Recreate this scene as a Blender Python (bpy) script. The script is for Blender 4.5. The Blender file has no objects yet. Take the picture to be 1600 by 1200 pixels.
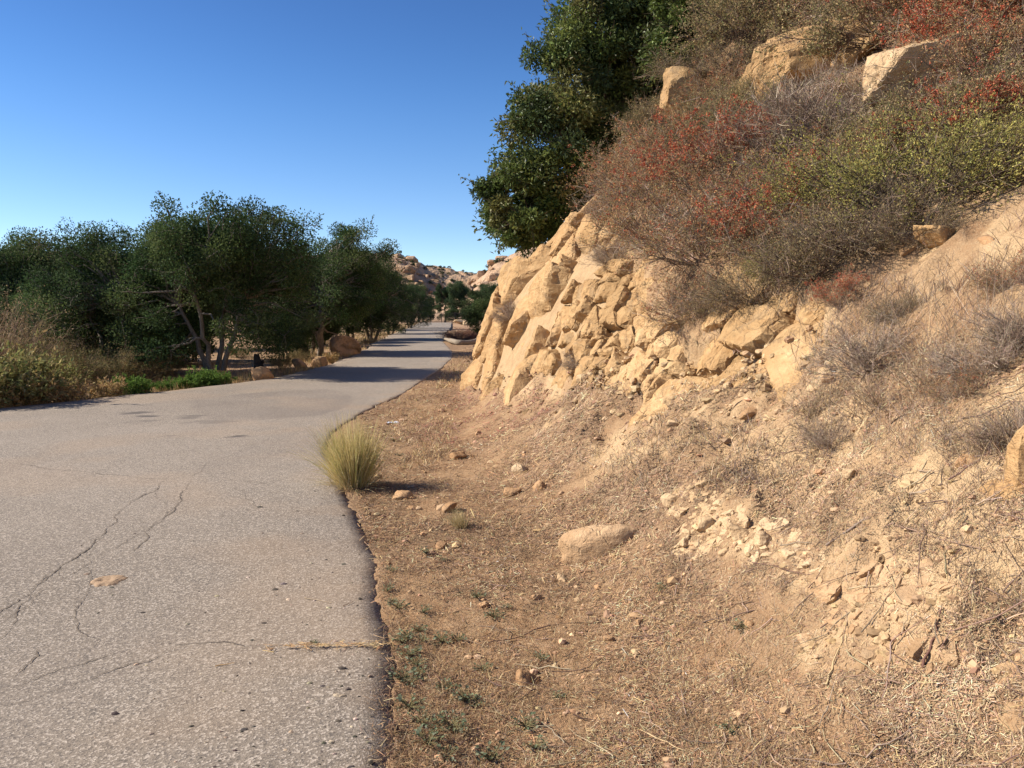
import bpy, bmesh, math
import numpy as np
from mathutils import Vector

R = math.radians
rng = np.random.default_rng(11)
SC = bpy.context.scene
COL = SC.collection

# ------------------------------------------------------------------ camera, sky, sun, exposure
EYE = 1.6
FPX = 1200.0                      # focal length in pixels of a 1600 px wide frame
TILT = math.atan2(110.0, FPX)     # horizon sits 110 px above the middle
cam_d = bpy.data.cameras.new('camera')
cam_d.sensor_width = 36.0
cam_d.lens = 36.0 * FPX / 1600.0
cam_d.clip_start = 0.05
cam_d.clip_end = 6000.0
cam = bpy.data.objects.new('camera', cam_d)
COL.objects.link(cam)
cam.location = (0, 0, EYE)
cam.rotation_euler = (R(90) - TILT, 0, 0)
SC.camera = cam

SUN_EL = R(36)
SUN_AZ = math.atan2(-1.0, 0.02)   # from +Y towards +X: the sun stands to the left
world = bpy.data.worlds.new('World')
SC.world = world
world.use_nodes = True
wn = world.node_tree.nodes
wl = world.node_tree.links
wn.clear()
sky = wn.new('ShaderNodeTexSky')
sky.sky_type = 'NISHITA'
sky.sun_disc = False
sky.sun_elevation = SUN_EL
sky.sun_rotation = SUN_AZ
sky.altitude = 3000
sky.air_density = 1.0
sky.dust_density = 0.0
sky.ozone_density = 10.0
bgn = wn.new('ShaderNodeBackground')
bgn.inputs['Strength'].default_value = 0.078
wo = wn.new('ShaderNodeOutputWorld')
# dry air whitens towards the horizon, the same all the way round
wc = wn.new('ShaderNodeTexCoord')
wsep = wn.new('ShaderNodeSeparateXYZ')
wl.new(wc.outputs['Generated'], wsep.inputs[0])
wr = wn.new('ShaderNodeValToRGB')
wr.color_ramp.interpolation = 'B_SPLINE'
for k_, (p_, c_) in enumerate([(0.0, (1.0, .72, .50)), (0.10, (.84, .62, .465)), (0.24, (.50, .54, .50)), (0.36, (.37, .41, .43))]):
    e_ = wr.color_ramp.elements[k_] if k_ < 2 else wr.color_ramp.elements.new(p_)
    e_.position = p_
    e_.color = (*c_, 1)
wl.new(wsep.outputs[2], wr.inputs[0])
wm = wn.new('ShaderNodeMix')
wm.data_type = 'RGBA'
wm.blend_type = 'MULTIPLY'
wm.inputs[0].default_value = 1.0
wl.new(sky.outputs[0], wm.inputs[6])
wl.new(wr.outputs[0], wm.inputs[7])
wsc = wn.new('ShaderNodeVectorMath')
wsc.operation = 'SCALE'
wsc.inputs['Scale'].default_value = 2.5
wl.new(wm.outputs[2], wsc.inputs[0])
wl.new(wsc.outputs[0], bgn.inputs[0])
wl.new(bgn.outputs[0], wo.inputs[0])

sun_d = bpy.data.lights.new('sun', 'SUN')
sun_d.energy = 4.6
sun_d.angle = R(0.53)
sun_d.color = (1.0, 0.90, 0.76)
sun = bpy.data.objects.new('sun', sun_d)
COL.objects.link(sun)
sd = Vector((math.sin(SUN_AZ) * math.cos(SUN_EL), math.cos(SUN_AZ) * math.cos(SUN_EL), math.sin(SUN_EL)))
sun.rotation_euler = (-sd).to_track_quat('-Z', 'Y').to_euler()
sun.location = sd * 60

SC.view_settings.view_transform = 'Standard'
SC.view_settings.look = 'None'
SC.view_settings.gamma = 1.0
SC.view_settings.exposure = 0.95
SC.view_settings.use_curve_mapping = False
SC.cycles.max_bounces = 6
SC.cycles.transparent_max_bounces = 4

# ------------------------------------------------------------------ noise
_G = np.random.default_rng(5)
_PERM = _G.permutation(512).astype(np.int64)
_GRAD = _G.normal(size=(512, 3))
_GRAD /= np.linalg.norm(_GRAD, axis=1)[:, None]


def perlin(p):
    p = np.asarray(p, float)
    i = np.floor(p).astype(np.int64)
    f = p - i
    u = f * f * f * (f * (f * 6 - 15) + 10)
    out = 0
    for dx in (0, 1):
        hx = _PERM[(i[:, 0] + dx) & 511]
        wx = u[:, 0] if dx else 1 - u[:, 0]
        for dy in (0, 1):
            hy = _PERM[(hx + i[:, 1] + dy) & 511]
            wy = u[:, 1] if dy else 1 - u[:, 1]
            for dz in (0, 1):
                g = _GRAD[_PERM[(hy + i[:, 2] + dz) & 511]]
                wz = u[:, 2] if dz else 1 - u[:, 2]
                d = g[:, 0] * (f[:, 0] - dx) + g[:, 1] * (f[:, 1] - dy) + g[:, 2] * (f[:, 2] - dz)
                out = out + wx * wy * wz * d
    return out * 1.5


def fbm(p, octv=4, gain=0.5):
    p = np.asarray(p, float)
    a, s, out = 1.0, 1.0, 0
    for k in range(octv):
        out = out + a * perlin(p * s + 17.3 * k)
        a *= gain
        s *= 2.03
    return out


def n2(x, y, freq, octv=3, off=0.0):
    x = np.asarray(x, float)
    y = np.asarray(y, float)
    sh = np.broadcast(x, y).shape
    x, y = np.broadcast_to(x, sh).ravel(), np.broadcast_to(y, sh).ravel()
    return fbm(np.stack([x * freq + off, y * freq + off * 1.7, np.full(x.shape, off)], 1), octv).reshape(sh)


def sstep(a, b, x):
    t = np.clip((x - a) / (b - a), 0, 1)
    return t * t * (3 - 2 * t)


# ------------------------------------------------------------------ mesh helpers
def mesh_data(name, V, F, mats=(), col=None, attrs=None, smooth=True, midx=None):
    V = np.asarray(V, np.float32)
    Fs = F if isinstance(F, list) else [F]
    Fs = [np.asarray(f, np.int32) for f in Fs if len(f)]
    tot = np.concatenate([np.full(len(f), f.shape[1], np.int32) for f in Fs])
    loops = np.concatenate([f.ravel() for f in Fs])
    me = bpy.data.meshes.new(name)
    me.vertices.add(len(V))
    me.vertices.foreach_set('co', V.ravel())
    me.loops.add(len(loops))
    me.loops.foreach_set('vertex_index', loops)
    me.polygons.add(len(tot))
    st = np.zeros(len(tot), np.int32)
    st[1:] = np.cumsum(tot)[:-1]
    me.polygons.foreach_set('loop_start', st)
    me.polygons.foreach_set('loop_total', tot)
    me.polygons.foreach_set('use_smooth', np.full(len(tot), smooth))
    if midx is not None:
        me.polygons.foreach_set('material_index', np.asarray(midx, np.int32))
    if col is not None:
        a = me.attributes.new('tint', 'FLOAT_COLOR', 'POINT')
        c = np.ones((len(V), 4), np.float32)
        c[:, :3] = col
        a.data.foreach_set('color', c.ravel())
    for k, v in (attrs or {}).items():
        a = me.attributes.new(k, 'FLOAT', 'POINT')
        a.data.foreach_set('value', np.asarray(v, np.float32))
    for m in (mats if isinstance(mats, (list, tuple)) else [mats]):
        me.materials.append(m)
    me.update(calc_edges=True)
    return me


def link(name, data, parent=None, loc=(0, 0, 0), rz=0.0, sc=1.0):
    o = bpy.data.objects.new(name, data)
    COL.objects.link(o)
    o.location = loc
    o.rotation_euler = (0, 0, rz)
    o.scale = (sc, sc, sc) if np.isscalar(sc) else sc
    if parent is not None:
        o.parent = parent
    return o


def tag(o, label=None, cat=None, group=None, kind=None):
    if label:
        o['label'] = label
    if cat:
        o['category'] = cat
    if group:
        o['group'] = group
    if kind:
        o['kind'] = kind
    return o


def norm(v):
    return v / np.maximum(np.linalg.norm(v, axis=-1, keepdims=True), 1e-9)


def grid_faces(nr, nc):
    i = np.arange(nr - 1)[:, None] * nc + np.arange(nc - 1)[None, :]
    i = i.ravel()
    return np.stack([i, i + 1, i + nc + 1, i + nc], 1)


def tubes(P, rad, n=3):
    """P (M,K,3) polylines, rad (M,K): closed-off thin tubes."""
    M, K = P.shape[:2]
    T = np.gradient(P, axis=1)
    T = norm(T)
    up = np.where(np.abs(T[..., 2:3]) > 0.9, np.array([1.0, 0, 0]), np.array([0, 0, 1.0]))
    A = norm(np.cross(T, up))
    B = np.cross(T, A)
    ang = np.arange(n) * 2 * math.pi / n
    V = P[:, :, None, :] + rad[:, :, None, None] * (A[:, :, None, :] * np.cos(ang)[None, None, :, None] + B[:, :, None, :] * np.sin(ang)[None, None, :, None])
    base = (np.arange(M) * K * n)[:, None, None] + (np.arange(K - 1) * n)[None, :, None]
    j = np.arange(n)[None, None, :]
    j2 = (np.arange(n) + 1)[None, None, :] % n
    F = np.stack([base + j, base + j2, base + n + j2, base + n + j], -1).reshape(-1, 4)
    return V.reshape(-1, 3), F


def ribbons(P, wid, side=None):
    """P (M,K,3), wid (M,K): flat blades."""
    M, K = P.shape[:2]
    T = norm(np.gradient(P, axis=1))
    if side is None:
        side = rng.normal(size=(M, 3))
    S = norm(np.cross(T, side[:, None, :]))
    V = np.stack([P - S * wid[..., None] * 0.5, P + S * wid[..., None] * 0.5], 2)
    base = (np.arange(M) * K * 2)[:, None] + (np.arange(K - 1) * 2)[None, :]
    base = base.ravel()
    F = np.stack([base, base + 1, base + 3, base + 2], 1)
    return V.reshape(-1, 3), F


def leaves(P, D, N, L, W, fold=0.35):
    """two-triangle folded leaves. P base, D direction, N approx normal, L length, W width."""
    D = norm(D)
    S = norm(np.cross(D, N))
    U = np.cross(S, D)
    L = np.asarray(L)[:, None]
    W = np.asarray(W)[:, None]
    mid = P + D * L * 0.45 + U * W * fold
    V = np.stack([P, mid + S * W * 0.5, P + D * L, mid - S * W * 0.5], 1)
    n = len(P)
    b = np.arange(n) * 4
    F = np.concatenate([np.stack([b, b + 1, b + 2], 1), np.stack([b, b + 2, b + 3], 1)])
    return V.reshape(-1, 3), F


def join(parts):
    Vs, Fs, Cs, off = [], {}, [], 0
    for V, F, C in parts:
        Vs.append(V)
        Cs.append(np.broadcast_to(C, (len(V), 3)))
        for f in (F if isinstance(F, list) else [F]):
            Fs.setdefault(f.shape[1], []).append(f + off)
        off += len(V)
    return np.concatenate(Vs), [np.concatenate(v) for v in Fs.values()], np.concatenate(Cs)


def unit(n, zmin=-1.0):
    v = norm(rng.normal(size=(n, 3)))
    if zmin > -1:
        v[:, 2] = np.where(v[:, 2] < zmin, -v[:, 2], v[:, 2])
    return v


def vary(c, n, s=0.2):
    c = np.asarray(c, float)
    if c.ndim == 2:
        c = c[rng.integers(0, len(c), n)]
    k = np.exp(rng.normal(0, s, (n, 1)))
    return np.clip(c * k * np.exp(rng.normal(0, s * 0.25, (n, 3))), 0.005, 0.9)


# icospheres
def ico(sub):
    t = (1 + 5 ** 0.5) / 2
    V = [(-1, t, 0), (1, t, 0), (-1, -t, 0), (1, -t, 0), (0, -1, t), (0, 1, t), (0, -1, -t), (0, 1, -t), (t, 0, -1), (t, 0, 1), (-t, 0, -1), (-t, 0, 1)]
    V = [np.array(v, float) / math.sqrt(1 + t * t) for v in V]
    F = [(0, 11, 5), (0, 5, 1), (0, 1, 7), (0, 7, 10), (0, 10, 11), (1, 5, 9), (5, 11, 4), (11, 10, 2), (10, 7, 6), (7, 1, 8), (3, 9, 4), (3, 4, 2), (3, 2, 6), (3, 6, 8), (3, 8, 9), (4, 9, 5), (2, 4, 11), (6, 2, 10), (8, 6, 7), (9, 8, 1)]
    for _ in range(sub):
        mid, G = {}, []

        def m(a, b):
            k = (min(a, b), max(a, b))
            if k not in mid:
                v = V[a] + V[b]
                V.append(v / np.linalg.norm(v))
                mid[k] = len(V) - 1
            return mid[k]
        for a, b, c in F:
            x, y, z = m(a, b), m(b, c), m(c, a)
            G += [(a, x, z), (b, y, x), (c, z, y), (x, y, z)]
        F = G
    return np.array(V), np.array(F)


ICO = {k: ico(k) for k in (0, 1, 2, 3, 4)}


def rock_from_planes(Nn, H, sub, rough=0.03, freq=5.0, off=None, soft=0.0):
    """convex body of the half spaces n.x <= h seen from its centre, then weathered."""
    D, F = ICO[sub]
    dn = D @ Nn.T
    r = np.where(dn > 1e-3, H[None, :] / np.maximum(dn, 1e-3), 1e9)
    if soft > 0:
        k = 1.0 / soft
        m = r.min(1, keepdims=True)
        r = (m[:, 0] ** -1) ** 1
        rr = np.where(dn > 1e-3, np.maximum(dn, 1e-3) / H[None, :], 0)
        r = 1.0 / (np.sum(rr ** k, 1) ** (1.0 / k))
    else:
        r = r.min(1)
    V = D * r[:, None]
    o = np.zeros(3) if off is None else off
    nn = fbm((V + o) * freq, 4)
    nb = fbm((V + o) * freq * 0.35 + 31, 2)
    V = V + D * (nn * rough + nb * rough * 1.2)[:, None]
    return V, F


def facet_rock(Nn, H, edge, rough, freq, off, chip=0.5):
    """convex body of the half spaces with true edges, cut fine and weathered."""
    bm = bmesh.new()
    bmesh.ops.create_cube(bm, size=2.0 * float(np.max(H)) * 1.5)
    for n, h in zip(Nn, H):
        bmesh.ops.bisect_plane(bm, geom=bm.verts[:] + bm.edges[:] + bm.faces[:], plane_co=Vector(n * h), plane_no=Vector(n), clear_outer=True)
        eb = [e for e in bm.edges if e.is_boundary]
        if eb:
            bmesh.ops.edgeloop_fill(bm, edges=eb)
        if len(bm.faces) < 4:
            break
    if len(bm.faces) < 4:
        bm.free()
        return np.zeros((0, 3)), np.zeros((0, 3), int)
    bmesh.ops.dissolve_degenerate(bm, dist=edge * .15, edges=bm.edges[:])
    bmesh.ops.triangulate(bm, faces=bm.faces[:])
    for _ in range(6):
        le = [e for e in bm.edges if e.calc_length() > edge * 1.45]
        if not le or len(bm.faces) > 2400:
            break
        bmesh.ops.subdivide_edges(bm, edges=le, cuts=1, use_grid_fill=False)
        bmesh.ops.triangulate(bm, faces=[f for f in bm.faces if len(f.verts) > 3])
    bm.normal_update()
    V = np.array([v.co[:] for v in bm.verts])
    Nv = np.array([v.normal[:] for v in bm.verts])
    rim = np.array([max([e.calc_face_angle(0.0) for e in v.link_edges] + [0.0]) for v in bm.verts])
    bm.verts.index_update()
    F = np.array([[v.index for v in f.verts] for f in bm.faces])
    bm.free()
    W = V + off
    a = fbm(W * freq, 4)
    lines = np.exp(-(np.abs(perlin(W * freq * .8 + 41)) / .05) ** 2) * sstep(.0, .3, perlin(W * freq * .45 + 7))
    steps = np.round(2.5 * perlin(W * freq * np.array([.5, .5, 1.3]) + 71)) / 2.5
    d = rough * (a - 1.1 * lines + .9 * steps) - chip * rough * sstep(.25, .8, rim) * (.7 + 1.2 * np.maximum(perlin(W * freq * 1.9 + 3), 0))
    return V + Nv * d[:, None], F


def crisp(me, ang=16):
    me.set_sharp_from_angle(angle=R(ang))
    return me


def loose_rock(dims, seed, sub=3, planes=13, rough=0.035, soft=0.06):
    g = np.random.default_rng(seed)
    Nn = norm(g.normal(size=(planes, 3)))
    Nn = np.concatenate([Nn, [[0, 0, 1.0]], [[0, 0, -1.0]]])
    H = g.uniform(0.62, 1.0, len(Nn))
    if sub >= 4:
        V, F = facet_rock(Nn, H, .09, .05, 2.0, g.uniform(0, 50, 3))
    else:
        V, F = rock_from_planes(Nn, H, sub, rough, 2.6, g.uniform(0, 50, 3), soft)
    V = V - (V.max(0) + V.min(0)) / 2
    V = V / np.abs(V).max(0) * (np.array(dims) * 0.5)
    return V, F


# ------------------------------------------------------------------ materials
class NT:
    def __init__(self, name):
        self.m = bpy.data.materials.new(name)
        self.m.use_nodes = True
        self.t = self.m.node_tree
        self.t.nodes.clear()
        self.out = self.n('ShaderNodeOutputMaterial')
        self.co = self.n('ShaderNodeTexCoord')

    def n(self, typ, **kw):
        x = self.t.nodes.new(typ)
        for k, v in kw.items():
            setattr(x, k, v)
        return x

    def l(self, a, b):
        self.t.links.new(a, b)

    def noise(self, scale, det=4.0, rough=0.55, dist=0.0, vec=None):
        x = self.n('ShaderNodeTexNoise')
        x.inputs['Scale'].default_value = scale
        x.inputs['Detail'].default_value = det
        x.inputs['Roughness'].default_value = rough
        x.inputs['Distortion'].default_value = dist
        self.l(vec or self.co.outputs['Object'], x.inputs['Vector'])
        return x.outputs['Fac']

    def vor(self, scale, feature='F1', vec=None):
        x = self.n('ShaderNodeTexVoronoi', feature=feature)
        x.inputs['Scale'].default_value = scale
        self.l(vec or self.co.outputs['Object'], x.inputs['Vector'])
        return x

    def ramp(self, fac, stops):
        x = self.n('ShaderNodeValToRGB')
        els = x.color_ramp.elements
        while len(els) < len(stops):
            els.new(0.5)
        for e, (p, c) in zip(els, stops):
            e.position = p
            e.color = (*c, 1) if len(c) == 3 else c
        self.l(fac, x.inputs[0])
        return x.outputs[0]

    def mix(self, fac, a, b, mode='MIX'):
        x = self.n('ShaderNodeMix', data_type='RGBA', blend_type=mode)
        for s, v in ((x.inputs[0], fac), (x.inputs[6], a), (x.inputs[7], b)):
            if hasattr(v, 'links'):
                self.l(v, s)
            elif isinstance(v, tuple):
                s.default_value = (*v, 1)
            else:
                s.default_value = v
        return x.outputs[2]

    def math(self, op, a, b=0.0, clamp=False):
        x = self.n('ShaderNodeMath', operation=op, use_clamp=clamp)
        for s, v in ((x.inputs[0], a), (x.inputs[1], b)):
            if hasattr(v, 'links'):
                self.l(v, s)
            else:
                s.default_value = v
        return x.outputs[0]

    def attr(self, name, out='Fac'):
        return self.n('ShaderNodeAttribute', attribute_name=name).outputs[out]

    def bump(self, h, strength, dist, prev=None):
        x = self.n('ShaderNodeBump')
        x.inputs['Strength'].default_value = strength
        x.inputs['Distance'].default_value = dist
        self.l(h, x.inputs['Height'])
        if prev is not None:
            self.l(prev, x.inputs['Normal'])
        return x.outputs[0]

    def finish(self, col, rough=0.9, normal=None, spec=0.25, transl=None):
        b = self.n('ShaderNodeBsdfPrincipled')
        if hasattr(col, 'links'):
            self.l(col, b.inputs['Base Color'])
        else:
            b.inputs['Base Color'].default_value = (*col, 1)
        b.inputs['Roughness'].default_value = rough
        b.inputs['Specular IOR Level'].default_value = spec
        if normal is not None:
            self.l(normal, b.inputs['Normal'])
        s = b.outputs[0]
        if transl:
            t = self.n('ShaderNodeBsdfTranslucent')
            if hasattr(col, 'links'):
                self.l(col, t.inputs[0])
            else:
                t.inputs[0].default_value = (*col, 1)
            mx = self.n('ShaderNodeMixShader')
            mx.inputs[0].default_value = transl
            self.l(s, mx.inputs[1])
            self.l(t.outputs[0], mx.inputs[2])
            s = mx.outputs[0]
        self.l(s, self.out.inputs[0])
        return self.m


def m_tint(name, rough=0.8, spec=0.2, transl=None):
    t = NT(name)
    return t.finish(t.attr('tint', 'Color'), rough, None, spec, transl)


def m_soil():
    t = NT('dry_soil')
    a = t.noise(0.9, 5, 0.6)
    b = t.noise(7.0, 6, 0.65)
    c = t.noise(55.0, 5, 0.7)
    base = t.ramp(a, [(0.3, (0.32, 0.205, 0.115)), (0.5, (0.40, 0.262, 0.15)), (0.72, (0.48, 0.33, 0.195))])
    base = t.mix(t.math('MULTIPLY', t.math('SUBTRACT', b, 0.36), 2.6, True), t.mix(1.0, base, (0.72, 0.66, 0.62), 'MULTIPLY'), base)
    pale = t.mix(b, (0.46, 0.315, 0.175), (0.56, 0.40, 0.235))
    base = t.mix(t.attr('pale'), base, pale)
    base = t.mix(t.attr('stony'), base, t.ramp(b, [(0.3, (0.34, 0.225, 0.125)), (0.5, (0.43, 0.295, 0.165)), (0.7, (0.52, 0.37, 0.215))]))
    duff = t.ramp(c, [(0.3, (0.11, 0.070, 0.045)), (0.5, (0.26, 0.165, 0.10)), (0.68, (0.42, 0.285, 0.165))])
    lf = t.math('ADD', t.attr('litter'), t.math('MULTIPLY', t.math('SUBTRACT', b, 0.5), 1.2), True)
    base = t.mix(lf, base, duff)
    speck = t.vor(170.0)
    base = t.mix(t.math('MULTIPLY', t.math('GREATER_THAN', speck.outputs['Color'], 0.82), 0.5), base, (0.50, 0.39, 0.25))
    base = t.mix(t.math('MULTIPLY', t.math('LESS_THAN', speck.outputs['Color'], 0.14), 0.5), base, (0.12, 0.075, 0.05))
    h = t.math('ADD', t.math('MULTIPLY', b, 1.0), t.math('MULTIPLY', c, 0.35))
    nrm = t.bump(h, 0.8, 0.06)
    nrm = t.bump(speck.outputs['Distance'], 0.5, 0.006, nrm)
    return t.finish(base, 0.95, nrm, 0.1)


def m_rock(name, c0, c1, c2, sc=1.0, far=False):
    t = NT(name)
    geo = t.n('ShaderNodeNewGeometry').outputs['Position']
    a = t.noise(1.1 * sc, 5, 0.6, 0.4, geo)
    b = t.noise(9.0 * sc, 6, 0.65, 0.2, geo)
    c = t.noise(70.0 * sc, 4, 0.7, 0, geo)
    base = t.ramp(a, [(0.3, c0), (0.5, c1), (0.7, c2)])
    base = t.mix(t.math('MULTIPLY', t.math('SUBTRACT', b, 0.3), 2.2, True), t.mix(1.0, base, (0.78, 0.72, 0.68), 'MULTIPLY'), base)
    base = t.mix(t.math('MULTIPLY', t.math('SUBTRACT', t.noise(0.55 * sc, 5, 0.62, 0.8, geo), 0.46), 4.0, True), base, t.mix(1.0, base, (0.64, 0.64, 0.62), 'MULTIPLY'))
    # rust and lichen blotches
    base = t.mix(t.math('MULTIPLY', t.math('GREATER_THAN', t.noise(2.3 * sc, 6, 0.7, 0.6, geo), 0.585), 0.38), base, (0.26, 0.20, 0.135))
    vm = t.n('ShaderNodeMapping')
    vm.inputs['Scale'].default_value = (1.2 * sc, 1.2 * sc, 7.0 * sc)
    vm.inputs['Rotation'].default_value = (R(24), R(-22), 0)
    t.l(geo, vm.inputs['Vector'])
    bed = t.noise(1.6, 5, 0.65, 0.3, vm.outputs[0])
    base = t.mix(t.math('MULTIPLY', t.math('SUBTRACT', bed, 0.42), 2.4, True), t.mix(1.0, base, (0.86, 0.80, 0.74), 'MULTIPLY'), base)
    wob = t.n('ShaderNodeTexNoise')
    wob.inputs['Scale'].default_value = 2.2 * sc
    wob.inputs['Detail'].default_value = 5
    t.l(geo, wob.inputs['Vector'])
    wv = t.n('ShaderNodeVectorMath', operation='MULTIPLY_ADD')
    t.l(wob.outputs['Color'], wv.inputs[0])
    wv.inputs[1].default_value = (.55 / sc, .55 / sc, .55 / sc)
    t.l(geo, wv.inputs[2])
    cr = t.vor(2.7 * sc, 'DISTANCE_TO_EDGE', wv.outputs[0])
    gate = t.math('GREATER_THAN', t.noise(1.3 * sc, 3, 0.5, 0, geo), 0.48)
    line = t.math('MULTIPLY', t.math('LESS_THAN', cr.outputs['Distance'], 0.011), gate)
    groove = t.math('MULTIPLY', t.math('MULTIPLY', t.math('MINIMUM', t.math('MULTIPLY', cr.outputs['Distance'], 22.0), 1.0), 0.35), gate)
    base = t.mix(t.math('MULTIPLY', line, 0.45), base, (0.27, 0.185, 0.11))
    # pits and grains
    pit = t.vor(34.0 * sc, 'F1', geo)
    base = t.mix(t.math('MULTIPLY', t.math('SUBTRACT', 0.52, c), 2.0, True), base, t.mix(1.0, base, (0.84, 0.80, 0.76), 'MULTIPLY'))
    h = t.math('ADD', t.math('MULTIPLY', b, 1.0), t.math('ADD', t.math('MULTIPLY', bed, 0.8), t.math('MULTIPLY', c, 0.22)))
    h = t.math('ADD', h, t.math('ADD', groove, t.math('MULTIPLY', pit.outputs['Distance'], 0.12)))
    nrm = t.bump(h, 0.7, 0.06 / sc)
    return t.finish(base, 0.92, nrm, 0.12)


def m_asphalt():
    t = NT('old_asphalt')
    co = t.co.outputs['Object']
    a = t.noise(0.35, 5, 0.6)
    b = t.noise(3.0, 5, 0.6)
    base = t.ramp(a, [(0.32, (0.196, 0.165, 0.132)), (0.5, (0.238, 0.202, 0.162)), (0.7, (0.280, 0.238, 0.192))])
    base = t.mix(t.math('MULTIPLY', b, 0.5), base, t.mix(1.0, base, (0.80, 0.77, 0.74), 'MULTIPLY'))
    st = t.vor(125.0)
    st2 = t.vor(230.0)
    v = st.outputs['Color']
    base = t.mix(t.math('MULTIPLY', t.math('GREATER_THAN', v, 0.72), 0.64), base, (0.50, 0.435, 0.365))
    base = t.mix(t.math('MULTIPLY', t.math('LESS_THAN', v, 0.30), 0.64), base, (0.09, 0.079, 0.070))
    base = t.mix(t.math('MULTIPLY', t.math('GREATER_THAN', st2.outputs['Color'], 0.80), 0.4), base, (0.44, 0.37, 0.30))
    base = t.mix(t.math('MULTIPLY', t.math('LESS_THAN', st2.outputs['Color'], 0.2), 0.4), base, (0.10, 0.086, 0.076))
    base = t.mix(t.attr('dust'), base, (0.36, 0.25, 0.155))
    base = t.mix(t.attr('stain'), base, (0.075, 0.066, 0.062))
    base = t.mix(t.math('MULTIPLY', t.attr('patch'), 0.42), base, (0.12, 0.10, 0.09))
    nrm = t.bump(st.outputs['Distance'], 0.3, 0.005)
    nrm = t.bump(st2.outputs['Distance'], 0.3, 0.003, nrm)
    nrm = t.bump(b, 0.25, 0.02, nrm)
    return t.finish(base, 0.88, nrm, 0.25)


def m_plain(name, c0, c1, scale, rough=0.85, bump=0.4, dist=0.02, spec=0.2):
    t = NT(name)
    f = t.noise(scale, 6, 0.65)
    base = t.mix(t.math('MULTIPLY', t.math('SUBTRACT', f, 0.3), 2.5, True), c0, c1)
    return t.finish(base, rough, t.bump(f, bump, dist), spec)


def m_bark(name, c0, c1):
    t = NT(name)
    mp = t.n('ShaderNodeMapping')
    mp.inputs['Scale'].default_value = (9, 9, 2.2)
    t.l(t.co.outputs['Object'], mp.inputs['Vector'])
    f = t.noise(3.0, 6, 0.7, 0.5, mp.outputs[0])
    base = t.mix(t.math('MULTIPLY', t.math('SUBTRACT', f, 0.3), 2.5, True), c0, c1)
    return t.finish(base, 0.95, t.bump(f, 0.9, 0.03), 0.1)


def m_dirt():
    t = NT('bare_dirt')
    a = t.noise(0.12, 6, 0.6)
    b = t.noise(2.4, 6, 0.7)
    c = t.noise(30.0, 5, 0.7)
    base = t.ramp(a, [(0.35, (0.30, 0.185, 0.115)), (0.52, (0.37, 0.235, 0.145)), (0.68, (0.45, 0.31, 0.19))])
    base = t.mix(t.math('MULTIPLY', t.math('SUBTRACT', b, 0.4), 2.2, True), base, (0.30, 0.20, 0.11))
    base = t.mix(t.attr('duff'), base, t.ramp(c, [(0.35, (0.07, 0.052, 0.03)), (0.65, (0.22, 0.15, 0.085))]))
    return t.finish(base, 0.95, t.bump(t.math('ADD', b, t.math('MULTIPLY', c, 0.3)), 0.7, 0.08), 0.1)


M = {
    'soil': m_soil(),
    'asphalt': m_asphalt(),
    'dirt': m_dirt(),
    'rock': m_rock('tan_sandstone', (0.46, 0.312, 0.16), (0.565, 0.395, 0.21), (0.65, 0.48, 0.275)),
    'stone': m_rock('loose_sandstone', (0.47, 0.30, 0.165), (0.55, 0.37, 0.215), (0.62, 0.45, 0.27), 2.5),
    'bank': m_rock('bank_rock', (0.54, 0.375, 0.225), (0.62, 0.445, 0.275), (0.70, 0.52, 0.335), 2.0),
    'pale': m_rock('pale_boulder', (0.58, 0.44, 0.27), (0.66, 0.515, 0.33), (0.72, 0.58, 0.395), 1.0),
    'farrock': m_rock('pink_far_rock', (0.46, 0.335, 0.235), (0.55, 0.41, 0.29), (0.63, 0.48, 0.345), 0.05),
    'leaf': m_tint('leaf', 0.65, 0.10, 0.30),
    'glossleaf': m_tint('broad_leaf', 0.5, 0.28, 0.30),
    'twig': m_tint('twig', 0.9, 0.1),
    'straw': m_tint('straw', 0.8, 0.15, 0.25),
    'litter': m_tint('litter', 0.9, 0.1),
    'pebble': m_tint('pebble', 0.95, 0.1),
    'flower': m_tint('flower', 0.85, 0.1, 0.15),
    'bark': m_bark('grey_bark', (0.10, 0.085, 0.07), (0.30, 0.26, 0.215)),
    'darkbark': m_bark('dark_bark', (0.06, 0.045, 0.035), (0.17, 0.13, 0.10)),
    'log': m_bark('weathered_log', (0.17, 0.14, 0.11), (0.34, 0.29, 0.23)),
    'char': m_plain('charred_wood', (0.012, 0.011, 0.010), (0.035, 0.03, 0.028), 9, 0.85, 0.9, 0.04),
    'crack': m_plain('crack_fill', (0.095, 0.078, 0.064), (0.17, 0.138, 0.108), 30, 0.95, 0.3, 0.01),
    'metal': m_plain('dark_steel', (0.028, 0.028, 0.028), (0.05, 0.047, 0.045), 12, 0.6, 0.1, 0.01),
    'plastic': m_plain('pale_plastic', (0.50, 0.55, 0.66), (0.62, 0.66, 0.74), 25, 0.4, 0.4, 0.01),
    'pile': m_plain('soil_mound', (0.30, 0.205, 0.13), (0.38, 0.27, 0.175), 30, 0.95, 0.8, 0.01),
}

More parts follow.
